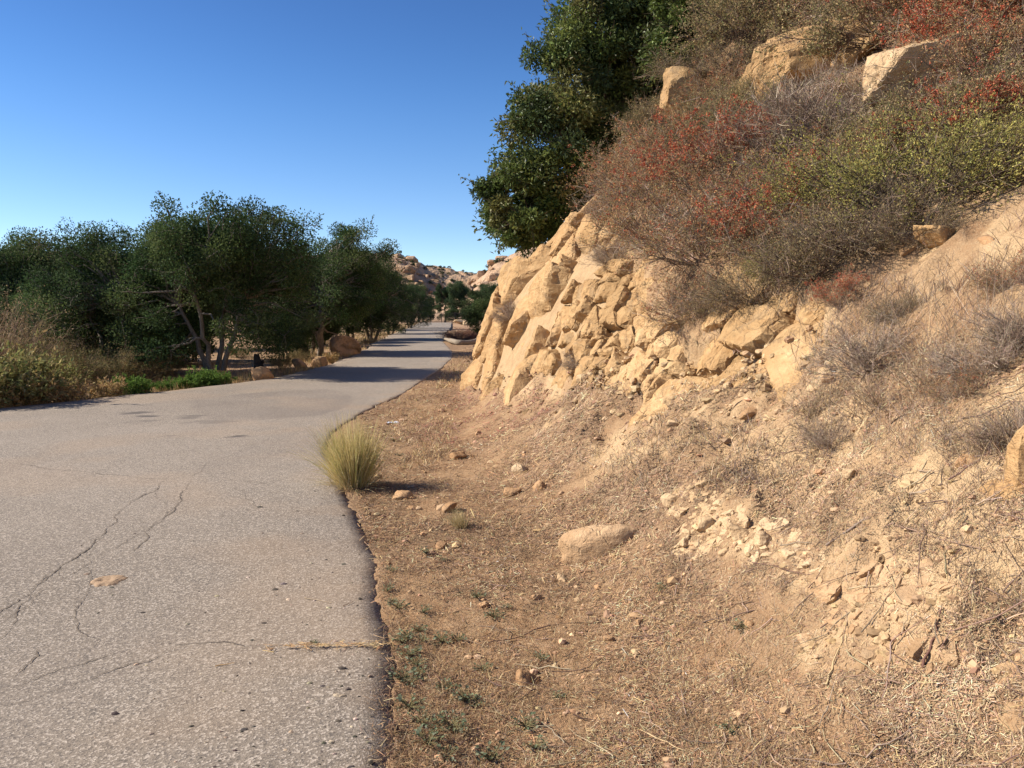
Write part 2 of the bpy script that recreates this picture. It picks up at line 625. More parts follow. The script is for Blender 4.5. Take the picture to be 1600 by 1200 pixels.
# ------------------------------------------------------------------ lie of the land
ROAD_R = np.array([(-4, 0.75), (0, 0.18), (1.5, -0.12), (2.62, -0.42), (3.2, -0.52), (4.2, -0.72), (5.2, -0.98), (6.4, -1.38), (7.7, -1.80), (9.0, -2.22), (9.8, -2.36), (10.8, -2.42), (12.8, -2.36), (15, -2.15), (18, -2.12), (22, -2.05), (27.5, -2.15), (33, -2.6), (43, -3.85), (60, -5.2), (91, -7.2), (138, -10.8)])
ROAD_L = np.array([(-4, -16), (6, -13), (10, -10.0), (12.8, -8.6), (15, -7.35), (17, -6.45), (19.2, -5.85), (22, -5.7), (27.5, -5.85), (34, -6.5), (43, -7.7), (60, -9.3), (91, -12.1), (138, -16.5)])


def smooth_line(tab):
    yy = np.linspace(tab[0, 0], tab[-1, 0], 3000)
    xx = np.interp(yy, tab[:, 0], tab[:, 1])
    k = 9
    xx = np.convolve(np.pad(xx, k, 'edge'), np.ones(2 * k + 1) / (2 * k + 1), 'valid')
    return yy, xx


_ry, _rx = smooth_line(ROAD_R)
_ly, _lx = smooth_line(ROAD_L)


def xr(y):
    y = np.asarray(y, float)
    return np.interp(y, _ry, _rx) + 0.035 * n2(y, 0, 1.3, 3, 3.1) + 0.020 * n2(y, 0, 8.0, 3, 8.1)


def xl(y):
    y = np.asarray(y, float)
    return np.interp(y, _ly, _lx) + 0.14 * n2(y, 0, 0.7, 3, 5.1)


STN = [
    (-4, [(2.4, 0), (3.2, .5), (5, 2.2), (8, 4.6), (12, 8), (32, 20)]),
    (0, [(1.6, 0), (2.2, .35), (3, 1.1), (4, 2.0), (7, 4.4), (12, 8.3), (32, 20)]),
    (2.8, [(.75, 0), (1.3, .32), (1.87, .92), (3, 2.0), (5, 3.5), (12, 8.6), (32, 20)]),
    (4, [(.45, 0), (.9, .2), (1.3, .5), (2.0, 1.10), (3, 2.0), (5, 3.5), (12, 8.8), (32, 20)]),
    (5, [(.25, 0), (.7, .22), (1.4, .72), (2.0, 1.2), (2.5, 1.72), (4, 2.62), (7, 4.9), (12, 9), (32, 20)]),
    (6.5, [(0, 0), (.6, .3), (1.4, .88), (1.7, 1.1), (2.05, 1.68), (3, 2.38), (4, 3.0), (7, 5.4), (12, 9.3), (32, 20.5)]),
    (8, [(-.3, 0), (.3, .3), (.9, .75), (1.2, 1.1), (1.6, 1.9), (2.67, 2.7), (4, 3.6), (7, 5.8), (12, 9.6), (32, 21)]),
    (10, [(-.55, 0), (0, .3), (.5, .75), (.75, 1.3), (1.1, 2.1), (2, 2.9), (2.9, 3.65), (5, 5.2), (7.3, 6.6), (12, 9.8), (32, 21)]),
    (12, [(-.7, 0), (-.2, .35), (.15, .8), (.45, 1.5), (.85, 2.4), (1.6, 3.1), (3, 4.2), (5, 5.75), (7, 7.3), (12, 11.2), (32, 23)]),
    (14, [(-.85, 0), (-.5, .4), (-.2, .9), (0, 1.5), (.3, 2.15), (1, 2.9), (2.3, 4.1), (3.5, 5.5), (4.9, 6.9), (5.5, 7.5), (12, 12.2), (32, 23)]),
    (16, [(-.98, 0), (-.8, .5), (-.66, 1.2), (-.5, 1.8), (-.2, 2.25), (.8, 2.95), (2.1, 4.5), (3.4, 6.3), (4.6, 7.6), (5.5, 8.4), (12, 13), (32, 24)]),
    (17.3, [(-.85, 0), (-.7, .5), (-.56, 1.1), (-.4, 1.6), (-.1, 2.0), (1, 3.0), (2.3, 4.8), (3.7, 6.9), (5, 8.4), (12, 13), (32, 24)]),
    (19.5, [(0., 0), (.4, .4), (.9, 1.3), (1.6, 2.6), (2.5, 4.1), (4, 7.0), (5, 8.5), (12, 13), (32, 24)]),
    (26, [(1.6, 0), (2.6, .8), (4, 2.5), (8, 7), (15, 13), (32, 23)]),
    (40, [(3, 0), (6, 1.5), (14, 7), (32, 18)]),
    (72, [(2, 0), (7, 1.0), (16, 5), (32, 14)]),
]
GX = np.arange(-4, 32.01, 0.05)
GY = np.arange(-4, 72.01, 0.05)
_sy = np.array([s[0] for s in STN])
_prof = np.stack([np.interp(GX, [p[0] for p in s[1]], [p[1] for p in s[1]]) for s in STN])


def _interp_y():
    # monotone-ish cubic through the stations, column by column
    d = np.diff(_prof, axis=0) / np.diff(_sy)[:, None]
    m = np.zeros_like(_prof)
    m[1:-1] = np.where(d[:-1] * d[1:] > 0, 2 * d[:-1] * d[1:] / np.where(np.abs(d[:-1] + d[1:]) < 1e-9, 1, d[:-1] + d[1:]), 0)
    k = np.clip(np.searchsorted(_sy, GY, 'right') - 1, 0, len(_sy) - 2)
    h = (_sy[k + 1] - _sy[k])[:, None]
    t = ((GY - _sy[k])[:, None]) / h
    return (2 * t ** 3 - 3 * t ** 2 + 1) * _prof[k] + (t ** 3 - 2 * t ** 2 + t) * h * m[k] + (-2 * t ** 3 + 3 * t ** 2) * _prof[k + 1] + (t ** 3 - t ** 2) * h * m[k + 1]


HG = _interp_y()
for _ in range(2):                                   # soften the kinks
    p = np.pad(HG, ((2, 2), (2, 2)), 'edge')
    HG = sum(p[2 + a:p.shape[0] - 2 + a, 2:-2] for a in (-2, -1, 0, 1, 2)) / 5
    p = np.pad(HG, ((2, 2), (2, 2)), 'edge')
    HG = sum(p[2:-2, 2 + a:p.shape[1] - 2 + a] for a in (-2, -1, 0, 1, 2)) / 5


def base_h(x, y):
    fx = np.clip((np.asarray(x, float) - GX[0]) / 0.05, 0, len(GX) - 1.001)
    fy = np.clip((np.asarray(y, float) - GY[0]) / 0.05, 0, len(GY) - 1.001)
    ix, iy = fx.astype(int), fy.astype(int)
    tx, ty = fx - ix, fy - iy
    return (HG[iy, ix] * (1 - tx) + HG[iy, ix + 1] * tx) * (1 - ty) + (HG[iy + 1, ix] * (1 - tx) + HG[iy + 1, ix + 1] * tx) * ty


def land(x, y):
    """height of the verge and of the hillside."""
    x = np.asarray(x, float)
    y = np.asarray(y, float)
    b = base_h(x, y)
    k = sstep(0.05, 0.6, b)
    ridged = 1 - np.abs(n2(x * 1.0, y * 1.0, 2.1, 3, 9.0)) * 2
    d = (0.012 + 0.10 * k) * n2(x, y, 0.75, 4, 2.0) + (0.010 + 0.035 * k) * n2(x, y, 3.3, 4, 4.0) + 0.035 * k * ridged
    gully = 1 - np.abs(n2(x * .55 + .3 * y, y, 1.6, 3, 8.0)) * 2.2
    d = d + .055 * k * gully * sstep(4.2, 2.2, b)
    clod = np.maximum(n2(x, y, 8.0, 3, 6.0), 0)
    d = d + clod * (0.012 + 0.035 * k)
    # the hard rim of the road lies a little above the dust beside it
    e = sstep(0.0, 0.5, x - np.interp(y, _ry, _rx))
    return b + d + 0.012 * (1 - e)


def slope_n(x, y, e=0.12):
    dx = (base_h(x + e, y) - base_h(x - e, y)) / (2 * e)
    dy = (base_h(x, y + e) - base_h(x, y - e)) / (2 * e)
    return norm(np.stack([-dx, -dy, np.ones_like(dx)], -1))


CT, ST = math.cos(TILT), math.sin(TILT)


def ray(px, py):
    u = (np.asarray(px, float) - 800) / FPX
    v = (600 - np.asarray(py, float)) / FPX
    return np.stack([u, CT + v * ST, -ST + v * CT], -1)


def flat(px, py, z=0.0):
    d = ray(px, py)
    t = (z - EYE) / d[..., 2]
    return np.stack([d[..., 0] * t, d[..., 1] * t, np.full(np.shape(t), z)], -1)


TS = 1.2 * (60 / 1.2) ** (np.arange(900) / 899)


def hit(px, py):
    """where the line of sight of these picture points meets the hillside."""
    px, py = np.atleast_1d(px).astype(float), np.atleast_1d(py).astype(float)
    d = ray(px, py)
    X, Y = d[:, None, 0] * TS, d[:, None, 1] * TS
    Z = EYE + d[:, None, 2] * TS
    below = Z < base_h(X, Y)
    i = np.where(below.any(1), below.argmax(1), len(TS) - 1)
    t = TS[i]
    P = np.stack([d[:, 0] * t, d[:, 1] * t, EYE + d[:, 2] * t], -1)
    P[:, 2] = land(P[:, 0], P[:, 1])
    return P


def on(x, y):
    return np.array([x, y, float(land(np.array([x]), np.array([y]))[0])])


def inside(px, py, poly):
    poly = np.asarray(poly, float)
    c = np.zeros(np.shape(px), bool)
    x0, y0 = poly[-1]
    for x1, y1 in poly:
        cond = ((y1 > py) != (y0 > py))
        xi = (x0 - x1) * (py - y1) / ((y0 - y1) if y0 != y1 else 1e-9) + x1
        c ^= cond & (px < xi)
        x0, y0 = x1, y1
    return c


def project(P):
    x, y, z = P[..., 0], P[..., 1], P[..., 2] - EYE
    dep = y * CT - z * ST
    up = y * ST + z * CT
    return 800 + FPX * x / dep, 600 - FPX * up / dep


# ------------------------------------------------------------------ hillside and verge
OUT = [(733, 600), (742, 560), (748, 505), (765, 470), (775, 425), (800, 402), (845, 385), (865, 352), (905, 320), (950, 292), (990, 285), (985, 330), (960, 395), (1000, 430), (1015, 490), (1045, 535), (1085, 555), (1130, 555), (1132, 490), (1150, 462), (1210, 470), (1290, 485), (1290, 540), (1250, 575), (1190, 594), (1120, 602), (1040, 616), (960, 610), (905, 592), (850, 582), (800, 604), (765, 616)]

BARE = [(1085, 850, 26, 16), (1120, 835, 30, 30), (1170, 845, 40, 24), (1060, 795, 22, 30), (1230, 870, 34, 22), (1300, 905, 40, 30), (1260, 930, 26, 16), (1340, 960, 60, 34), (1400, 1010, 80, 44), (1300, 1030, 50, 46), (1460, 960, 50, 30), (1530, 930, 40, 50), (1590, 1040, 50, 40), (1440, 790, 50, 36), (1500, 800, 40, 30), (1400, 700, 26, 14), (1330, 690, 22, 10), (1480, 330, 90, 40), (1560, 330, 70, 40), (1420, 470, 60, 30), (1260, 560, 60, 40), (1180, 640, 60, 20), (1090, 660, 50, 20), (940, 700, 40, 16), (1010, 720, 40, 20), (870, 660, 30, 12)]


def bare_patches(x, y):
    """crumbling patches of naked pale earth."""
    out = np.zeros(np.shape(x))
    for cpx, cpy, wpx, hpx in BARE:
        c = hit(cpx, cpy)[0]
        wx = 1.25 * wpx / FPX * c[1]
        wz = 1.25 * hpx / FPX * c[1] * .9
        e = np.sqrt(((x - c[0]) / (wx * .8 + .02)) ** 2 + ((y - c[1]) / (wx * .7 + wz * .5 + .03)) ** 2) * 1.15
        m = e < 2.2
        if m.any():
            q = e[m] + .8 * n2(x[m], y[m], 5.0, 3, 24.0)
            out[m] = np.maximum(out[m], sstep(1.3, .35, q) * (.62 + .75 * n2(x[m], y[m], 9.0, 2, 25.0)))
    return np.clip(out, 0, 1)


BRUSH = [(985, 300), (1040, 170), (1090, 60), (1200, 0), (1640, 0), (1640, 260), (1480, 300), (1420, 400), (1300, 470), (1180, 470), (1060, 530), (1000, 420)]


def build_hillside():
    ys = np.concatenate([np.linspace(-4, 1.4, 30, endpoint=False), 1.4 * (22 / 1.4) ** (np.arange(420) / 420), 22 * (71.5 / 22) ** (np.arange(81) / 80)])
    s = np.concatenate([np.linspace(0, 5.2, 225, endpoint=False), np.linspace(5.2, 12, 90, endpoint=False), np.linspace(12, 34, 40)])
    Y = np.repeat(ys[:, None], len(s), 1)
    X = (np.interp(ys, _ry, _rx) - 0.18)[:, None] + s[None, :] * np.clip(0.62 + ys / 22, 0.65, 1.15)[:, None]
    X = np.minimum(X, 31.8)
    x, y = X.ravel(), Y.ravel()
    z = land(x, y)
    b = base_h(x, y)
    nrm = slope_n(x, y)
    k = sstep(0.05, 0.5, b)
    near = x < xr(y) - 0.02
    z = np.where(near, z - 0.03, z)
    lit = 0.42 + 1.15 * n2(x, y, 0.55, 4, 12.0) + 0.55 * n2(x, y, 2.4, 3, 14.0)
    lit = lit + .22 * (1 - k)
    steep = sstep(0.62, 0.82, 1 - nrm[:, 2] + 0.35)
    lit = lit - 0.55 * steep * k
    pl = sstep(0.10, 0.45, n2(x, y, 0.8, 4, 22.0) + 0.3 * n2(x, y, 4.0, 3, 23.0)) * k * sstep(0.2, 0.5, b) * sstep(2.4, 1.9, b)
    pl = np.maximum(pl, bare_patches(x, y))
    pl = np.maximum(pl, k * .45 * sstep(-.2, .35, n2(x, y, 1.7, 4, 28.0)))
    lit = lit - 1.1 * np.clip(pl, 0, 1)
    bx, by = project(np.stack([x, y, z], 1))
    lit = np.where(inside(bx + 20 * n2(x, y, 1.5, 3, 57.0), by, BRUSH) & (y > 1) & (b > 1.0), np.maximum(lit, .45 + .4 * n2(x, y, 2.0, 3, 58.0)), lit)
    pl = np.where(lit > .6, pl * .2, pl)
    bare = np.clip(pl, 0, 1)
    qx, qy = project(np.stack([x, y, z], 1))
    jx = 14 * n2(x, y, 2.2, 3, 27.0)
    stony = (inside(qx + jx, qy + jx, OUT) | inside(qx + jx, qy + 18 + jx, OUT)) & (y > 1)
    lit = np.where(stony, lit - .8, lit)
    z = np.where(stony, b - .15 + .05 * n2(x, y, 3.0, 3, 55.0), z)
    me = mesh_data('hillside', np.stack([x, y, z], 1), grid_faces(len(ys), len(s)), M['soil'], attrs={'bare': bare, 'litter': np.clip(lit, 0, 1), 'pale': np.clip(pl, 0, 1), 'stony': stony.astype(float)})
    tag(link('hillside', me), kind='structure')


build_hillside()


def left_h(x, y):
    d = np.interp(y, _ly, _lx) - x                    # metres left of the road
    bank = sstep(0.2, 6, d)
    h = -0.02 - 0.25 * bank + bank * (0.18 * n2(x, y, 0.12, 3, 31.0) + 0.05 * n2(x, y, 0.9, 3, 33.0))
    h = np.where(y > 133, np.maximum(h, -0.12) , h)
    return np.where(d < 0, -0.13, h)


def build_ground():
    ys = np.concatenate([[-40, -20, -10], np.linspace(-4, 8, 20), 8.2 * (200 / 8.2) ** (np.arange(260) / 259), [260, 350, 500, 900, 2200, 4500]])
    xs = np.concatenate([[-4000, -1500, -600, -300, -160, -100, -70], np.linspace(-55, -2, 170), [-1, 1, 4, 10, 20, 40, 80, 160, 400, 1200, 4000]])
    X, Y = np.meshgrid(xs, ys)
    x, y = X.ravel(), Y.ravel()
    z = left_h(x, y)
    duff = np.clip(0.15 + 1.1 * n2(x, y, 0.16, 4, 41.0) + 0.6 * n2(x, y, 1.1, 3, 43.0), 0, 1) * sstep(120, 60, y)
    me = mesh_data('ground', np.stack([x, y, z], 1), grid_faces(len(ys), len(xs)), M['dirt'], attrs={'duff': duff})
    tag(link('ground', me), kind='structure')


build_ground()

ZR = 0.035


def road_z(x, y):
    return ZR + 0.010 * n2(x, y, 0.4, 3, 51.0)


def build_road():
    ys = np.concatenate([np.linspace(-4, 1.5, 40, endpoint=False), 1.5 * (30 / 1.5) ** (np.arange(520) / 520), 30 * (137 / 30) ** (np.arange(120) / 119)])
    nc = 105
    t = np.linspace(0, 1, nc)
    t = 1 - (1 - t) ** 1.0
    L, Rr = xl(ys), xr(ys)
    X = L[:, None] + (Rr - L)[:, None] * t[None, :]
    Y = np.repeat(ys[:, None], nc, 1)
    x, y = X.ravel(), Y.ravel()
    z = road_z(x, y)
    eR = np.repeat(Rr, nc) - x
    eL = x - np.repeat(L, nc)
    z = z - 0.016 * np.exp(-eR / 0.05) - 0.02 * np.exp(-eL / 0.10)
    dust = 0.75 * np.exp(-eL / 0.35) * (0.6 + n2(x, y, 1.5, 3, 61)) + 0.35 * np.exp(-eR / 0.06) * sstep(-0.1, 0.3, n2(x, y, 2.2, 3, 62))
    dust = dust + 0.17 * sstep(0.05, 0.5, n2(x, y, 0.45, 4, 63)) + .22 * np.exp(-eR / .5) * sstep(-.1, .4, n2(x, y, 1.6, 3, 64))
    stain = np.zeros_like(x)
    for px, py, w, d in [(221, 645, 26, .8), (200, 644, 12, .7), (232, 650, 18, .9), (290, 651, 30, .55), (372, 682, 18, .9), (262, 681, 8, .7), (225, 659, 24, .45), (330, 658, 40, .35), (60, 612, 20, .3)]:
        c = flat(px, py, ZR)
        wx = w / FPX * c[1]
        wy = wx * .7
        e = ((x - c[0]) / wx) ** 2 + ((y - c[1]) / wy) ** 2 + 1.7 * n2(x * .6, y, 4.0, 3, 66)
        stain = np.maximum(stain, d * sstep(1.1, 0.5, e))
    # an old resurfaced patch ends in a rounded tongue
    px, py = project(np.stack([x, y, np.full_like(x, ZR)], 1))
    pa = flat(np.array([300, 420, 505, 545, 552, 540, 500, 420, 340, 300]), np.array([622, 612, 607, 613, 625, 637, 648, 655, 657, 640]), ZR)
    patch = inside(x, y, pa[:, :2]).astype(float) * (0.55 + 0.5 * n2(x, y, 0.8, 3, 71))
    # the rougher asphalt of the old wheel tracks
    tr = sstep(0.0, 0.5, n2(x * 1.0, y * 0.25, 0.9, 3, 73)) * 0.25
    patch = np.maximum(patch, tr)
    V = np.stack([x, y, z], 1)
    nr = len(ys)
    F = grid_faces(nr, nc)
    # broken side faces
    eb = np.stack([Rr + 0.012, ys, np.full(nr, -0.06)], 1)
    el = np.stack([L - 0.03, ys, np.full(nr, -0.06)], 1)
    n0 = len(V)
    i = np.arange(nr - 1)
    Fr = np.stack([i * nc + nc - 1, n0 + i, n0 + i + 1, (i + 1) * nc + nc - 1], 1)
    Fl = np.stack([i * nc, (i + 1) * nc, n0 + nr + i + 1, n0 + nr + i], 1)
    V = np.concatenate([V, eb, el])
    pad = np.zeros(2 * nr)
    at = {'dust': np.clip(np.concatenate([dust, pad + .55]), 0, .8), 'stain': np.clip(np.concatenate([stain, pad]), 0, 1), 'patch': np.clip(np.concatenate([patch, pad]), 0, 1)}
    me = mesh_data('road', V, [F, Fr, Fl], M['asphalt'], attrs=at)
    return tag(link('road', me), kind='structure')


road = build_road()


def crack(pts, w0, seed, branches=0):
    g = np.random.default_rng(seed)
    P = flat(np.array([p[0] for p in pts]), np.array([p[1] for p in pts]), ZR)
    seg = np.r_[0, np.cumsum(np.linalg.norm(np.diff(P, axis=0), axis=1))]
    n = max(8, int(seg[-1] / 0.02))
    s = np.linspace(0, seg[-1], n)
    C = np.stack([np.interp(s, seg, P[:, 0]), np.interp(s, seg, P[:, 1])], 1)
    C += np.stack([0.06 * n2(s, seed, 2.2, 5, seed), 0.06 * n2(s, seed, 2.2, 5, seed + 9)], 1) + g.normal(0, .0035, (n, 2))
    T = norm(np.gradient(C, axis=0))
    S = np.stack([-T[:, 1], T[:, 0]], 1)
    w = w0 * np.clip(0.55 + 0.8 * n2(s, seed, 3.0, 3, seed + 4) + g.normal(0, .14, n), 0.30, 1.2) * .46
    w = w * np.minimum(1, np.minimum(s, seg[-1] - s) / 0.12 + 0.1)
    A, B = C + S * w[:, None] / 2, C - S * w[:, None] / 2
    V = np.concatenate([A, B])
    V = np.concatenate([V, (road_z(V[:, 0], V[:, 1]) + 0.004)[:, None]], 1)
    i = np.arange(n - 1)
    me = mesh_data('road_crack', V, np.stack([i, i + n, i + n + 1, i + 1], 1), M['crack'])
    return link('road_crack', me, road)


CR = [([(0, 975), (40, 940), (70, 918), (100, 905), (135, 880), (165, 862), (215, 838), (262, 800), (300, 770)], .012), ([(0, 1110), (60, 1085), (120, 1062), (180, 1045), (240, 1030), (300, 1000)], .014), ([(330, 745), (372, 735), (410, 728), (470, 727)], .009), ([(225, 838), (290, 845), (330, 850)], .008),
      ([(262, 748), (240, 768), (205, 785), (185, 800), (165, 835), (130, 865), (100, 880), (75, 905), (40, 925), (0, 960)], .022),
      ([(295, 752), (280, 785), (250, 815), (225, 838), (205, 865)], .016),
      ([(0, 1065), (25, 1045), (50, 1025), (65, 1012), (85, 1006)], .013),
      ([(0, 1085), (40, 1068), (90, 1048), (130, 1035), (178, 1018)], .018),
      ([(0, 722), (70, 732), (130, 736), (180, 741), (240, 748), (330, 745), (420, 757)], .016),
      ([(178, 1018), (240, 1006), (330, 1003), (430, 1006), (520, 1006), (606, 1004)], .014),
      ([(360, 760), (385, 772), (400, 790), (430, 795)], .010),
      ([(165, 835), (150, 850), (140, 875), (145, 900), (130, 940), (105, 975)], .010),
      ([(300, 745), (330, 720), (390, 700), (430, 680)], .010),
      ([(60, 895), (45, 940), (20, 985), (0, 1010)], .012),
      ([(100, 880), (125, 925), (115, 960), (140, 1000), (128, 1035)], .009),
      ([(240, 768), (262, 790), (250, 815)], .009)]
for k, (pts, w) in enumerate(CR):
    crack(pts, w, 3 + 7 * k)

# ------------------------------------------------------------------ far hills
def hills_h(x, y):
    a = 33.5 * np.exp(-(((y - 430) / 90) ** 2)) * (1 - sstep(-62, -18, x) * 0.86)
    b = 35.5 * np.exp(-(((y - 350) / 70) ** 2)) * sstep(-46, 22, x) ** 0.9
    c = 44 * np.exp(-(((y - 610) / 60) ** 2)) * (0.88 + 0.12 * np.sin(x / 19.0))
    h = np.maximum(np.maximum(a, b), c)
    n = n2(x, y, 0.035, 4, 81)
    cell = np.abs(n2(x, y, 0.07, 3, 83))
    return h * (1 + 0.10 * n) + np.minimum(h / 10, 1) * (3.0 * cell) - 1.0


def build_hills():
    xs = np.arange(-260, 180, 1.8)
    ys = np.arange(235, 690, 2.2)
    X, Y = np.meshgrid(xs, ys)
    x, y = X.ravel(), Y.ravel()
    me = mesh_data('hills', np.stack([x, y, hills_h(x, y)], 1), grid_faces(len(ys), len(xs)), M['farrock'], smooth=False)
    h = tag(link('hills', me), kind='structure')
    protos = []
    for k in range(6):
        V, F = loose_rock((1.6, 1.2, 0.95), 900 + k, 2, 11, 0.05, 0.05)
        protos.append(mesh_data('boulder', V, F, M['farrock'], smooth=False))
    n = 0
    g = np.random.default_rng(4)
    while n < 260:
        px, d = g.uniform(622, 790), g.choice([g.uniform(330, 352), g.uniform(385, 428), g.uniform(300, 345), g.uniform(360, 400)])
        x = (px - 800) / FPX * d
        z = float(hills_h(np.array([x]), np.array([d]))[0])
        if z < 4:
            continue
        s = min(g.gamma(2.6, 0.62) + 0.8, 5.0)
        o = link('boulder', protos[n % 6], h, (x, d, z + 0.12 * s), g.uniform(0, 6.3), (s * g.uniform(.9, 1.6), s, s * g.uniform(.7, 1.2)))
        n += 1
    # chaparral dotted over the rocky slopes
    parts = []
    for k in range(420):
        d = g.choice([g.uniform(300, 352), g.uniform(370, 430), g.uniform(560, 610)])
        px = g.uniform(615, 800)
        x = (px - 800) / FPX * d
        z = float(hills_h(np.array([x]), np.array([d]))[0])
        patch = float(n2(np.array([x]), np.array([d]), 0.035, 2, 91)[0])
        if d < 500 and patch < 0.02:
            continue
        r = g.uniform(0.7, 1.9)
        m = 60
        c = unit(m, -0.1) * r * g.uniform(.5, 1, (m, 1)) * [1, 1, .75]
        V, F = leaves(c + [x, d, z + 0.2], unit(m), unit(m), g.uniform(.5, .9, m), g.uniform(.4, .7, m))
        parts.append((V, F, np.repeat(vary((0.075, 0.085, 0.045), m, .25), 4, 0)))
    V, F, C = join(parts)
    tag(link('chaparral', mesh_data('chaparral', V, F, M['leaf'], C)), kind='stuff')


build_hills()

# ------------------------------------------------------------------ rock outcrop of fitted blocks


def build_outcrop():
    g = np.random.default_rng(21)
    # large blocks first, then filling ones
    S = [(905, 372, 58), (765, 500, 40), (775, 570, 50), (835, 540, 46), (850, 470, 44), (925, 470, 34), (985, 520, 38), (1005, 580, 32), (900, 545, 36), (940, 320, 44), (805, 450, 34), (1180, 520, 62), (1095, 580, 34), (1245, 545, 46), (870, 425, 30), (960, 440, 34), (935, 600, 34), (815, 600, 34), (1145, 592, 30), (1200, 582, 32)]
    HOL = [(918, 424, 32), (932, 480, 21), (986, 552, 19), (900, 560, 14), (850, 505, 12), (955, 520, 12), (885, 460, 11), (790, 540, 11), (1190, 560, 12), (1240, 500, 10), (946, 594, 15), (862, 592, 15), (905, 512, 13), (876, 548, 12), (838, 428, 13), (1075, 560, 14), (1150, 560, 10), (800, 560, 10), (1010, 545, 11)]
    S = [q for q in S if all(math.hypot(q[0] - a, q[1] - b) > r + .45 * q[2] for a, b, r in HOL)] + HOL
    tries = 0
    while tries < 9000:
        tries += 1
        x, y = g.uniform(730, 1300), g.uniform(280, 640)
        if not inside(np.array([x]), np.array([y]), OUT)[0]:
            continue
        r = (g.uniform(8, 20) if g.uniform() < .6 else g.uniform(20, 34)) if x < 1060 else g.uniform(16, 40)
        if x < 850 and y > 430:
            r = max(r, 20)
        if all(math.hypot(x - a, (y - b) * 1.1) > 0.72 * (r + c) for a, b, c in S):
            S.append((x, y, r))
    S = np.array(S[:290])
    P = hit(S[:, 0], S[:, 1])
    P[:, 2] = base_h(P[:, 0], P[:, 1])
    rad = S[:, 2] / FPX * P[:, 1]
    Nn = slope_n(P[:, 0], P[:, 1], 0.35)
    bed = norm(np.array([0.80, -0.25, -0.42]))          # the beds dip to the right
    root = link('rock_outcrop', None, None, on(-0.6, 13.5))
    tag(root, 'tan sandstone outcrop of fractured blocks rising straight from the slope beside the road', 'rock outcrop')
    rl = np.array(root.location)
    dP = P[:, None] - P[None]
    A = np.eye(3) - 0.62 * np.outer(bed, bed)           # cells are longer along the beds
    D = np.sqrt(np.einsum('ijk,kl,ijl->ij', dP, A, dP))
    for i in range(len(P)):
        bluff = S[i, 0] > 1065
        nb = np.argsort(D[i])[1:17]
        nn, hh = [], []
        for j in nb:
            v = (P[j] - P[i]) @ A
            L = np.linalg.norm(v)
            q = float(v @ (P[j] - P[i])) / L            # distance of the neighbour along the joint normal
            t = np.clip(0.5 + 0.5 * (rad[i] ** 2 - rad[j] ** 2) / max(D[i, j] ** 2, 1e-6), .3, .75)
            n = norm(v / L + g.normal(0, .05, 3))
            nn.append(n)
            hh.append(max(q * t - g.uniform(-.012, .012), .02))
        up = Nn[i]
        k = .3 if bluff else 1.0
        ht = (0.05 + 0.19 * rad[i]) * g.uniform(0.25, 1.5) * (.8 if bluff else 1)
        tops = [norm(up + g.normal(0, .15, 3) * k + np.array([-.06, 0, -.12]) * k)]
        th = [ht]
        for _ in range(2):
            tops.append(norm(up + g.normal(0, .55, 3) * (.6 if bluff else 1)))
            th.append(ht + rad[i] * g.uniform(.05, .35))
        hol = any(abs(S[i, 0] - a) < .1 and abs(S[i, 1] - b) < .1 for a, b, c in HOL)
        if hol:                                         # a fallen block has left a hollow
            th = [q - .26 - .3 * rad[i] for q in th]
        elif S[i, 0] < 790:
            th = [q * .55 for q in th]
        elif abs(S[i, 0] - 905) < 2 and abs(S[i, 1] - 372) < 2:
            th = [.30, .34, .40]
        if min(th) < -rad[i] * .6:
            th = [max(q, -rad[i] * .75) for q in th]
        lim = rad[i] * 2.2 + .05
        allN = np.concatenate([nn, tops, [-up], np.eye(3), -np.eye(3)])
        allH = np.concatenate([hh, th, [rad[i] * 0.9 + 0.22], np.full(6, lim)])
        V, F = facet_rock(allN, allH, float(np.clip(rad[i] * .20, .036, .065)), 0.012 + 0.024 * rad[i], 3.6 / max(rad[i] ** 0.5, 0.35), P[i], 1.0)
        if len(F) < 8:
            continue
        link('rock_block', crisp(mesh_data('rock_block', V, F, M['rock'])), root, P[i] - rl)


build_outcrop()


BANK1 = [(1055, 800), (1085, 775), (1110, 790), (1150, 800), (1205, 830), (1275, 880), (1300, 925), (1235, 925), (1190, 885), (1130, 872), (1062, 868)]
BANK2 = [(1255, 960), (1285, 915), (1350, 930), (1420, 950), (1490, 960), (1500, 1030), (1440, 1070), (1380, 1062), (1300, 1075), (1262, 1030)]


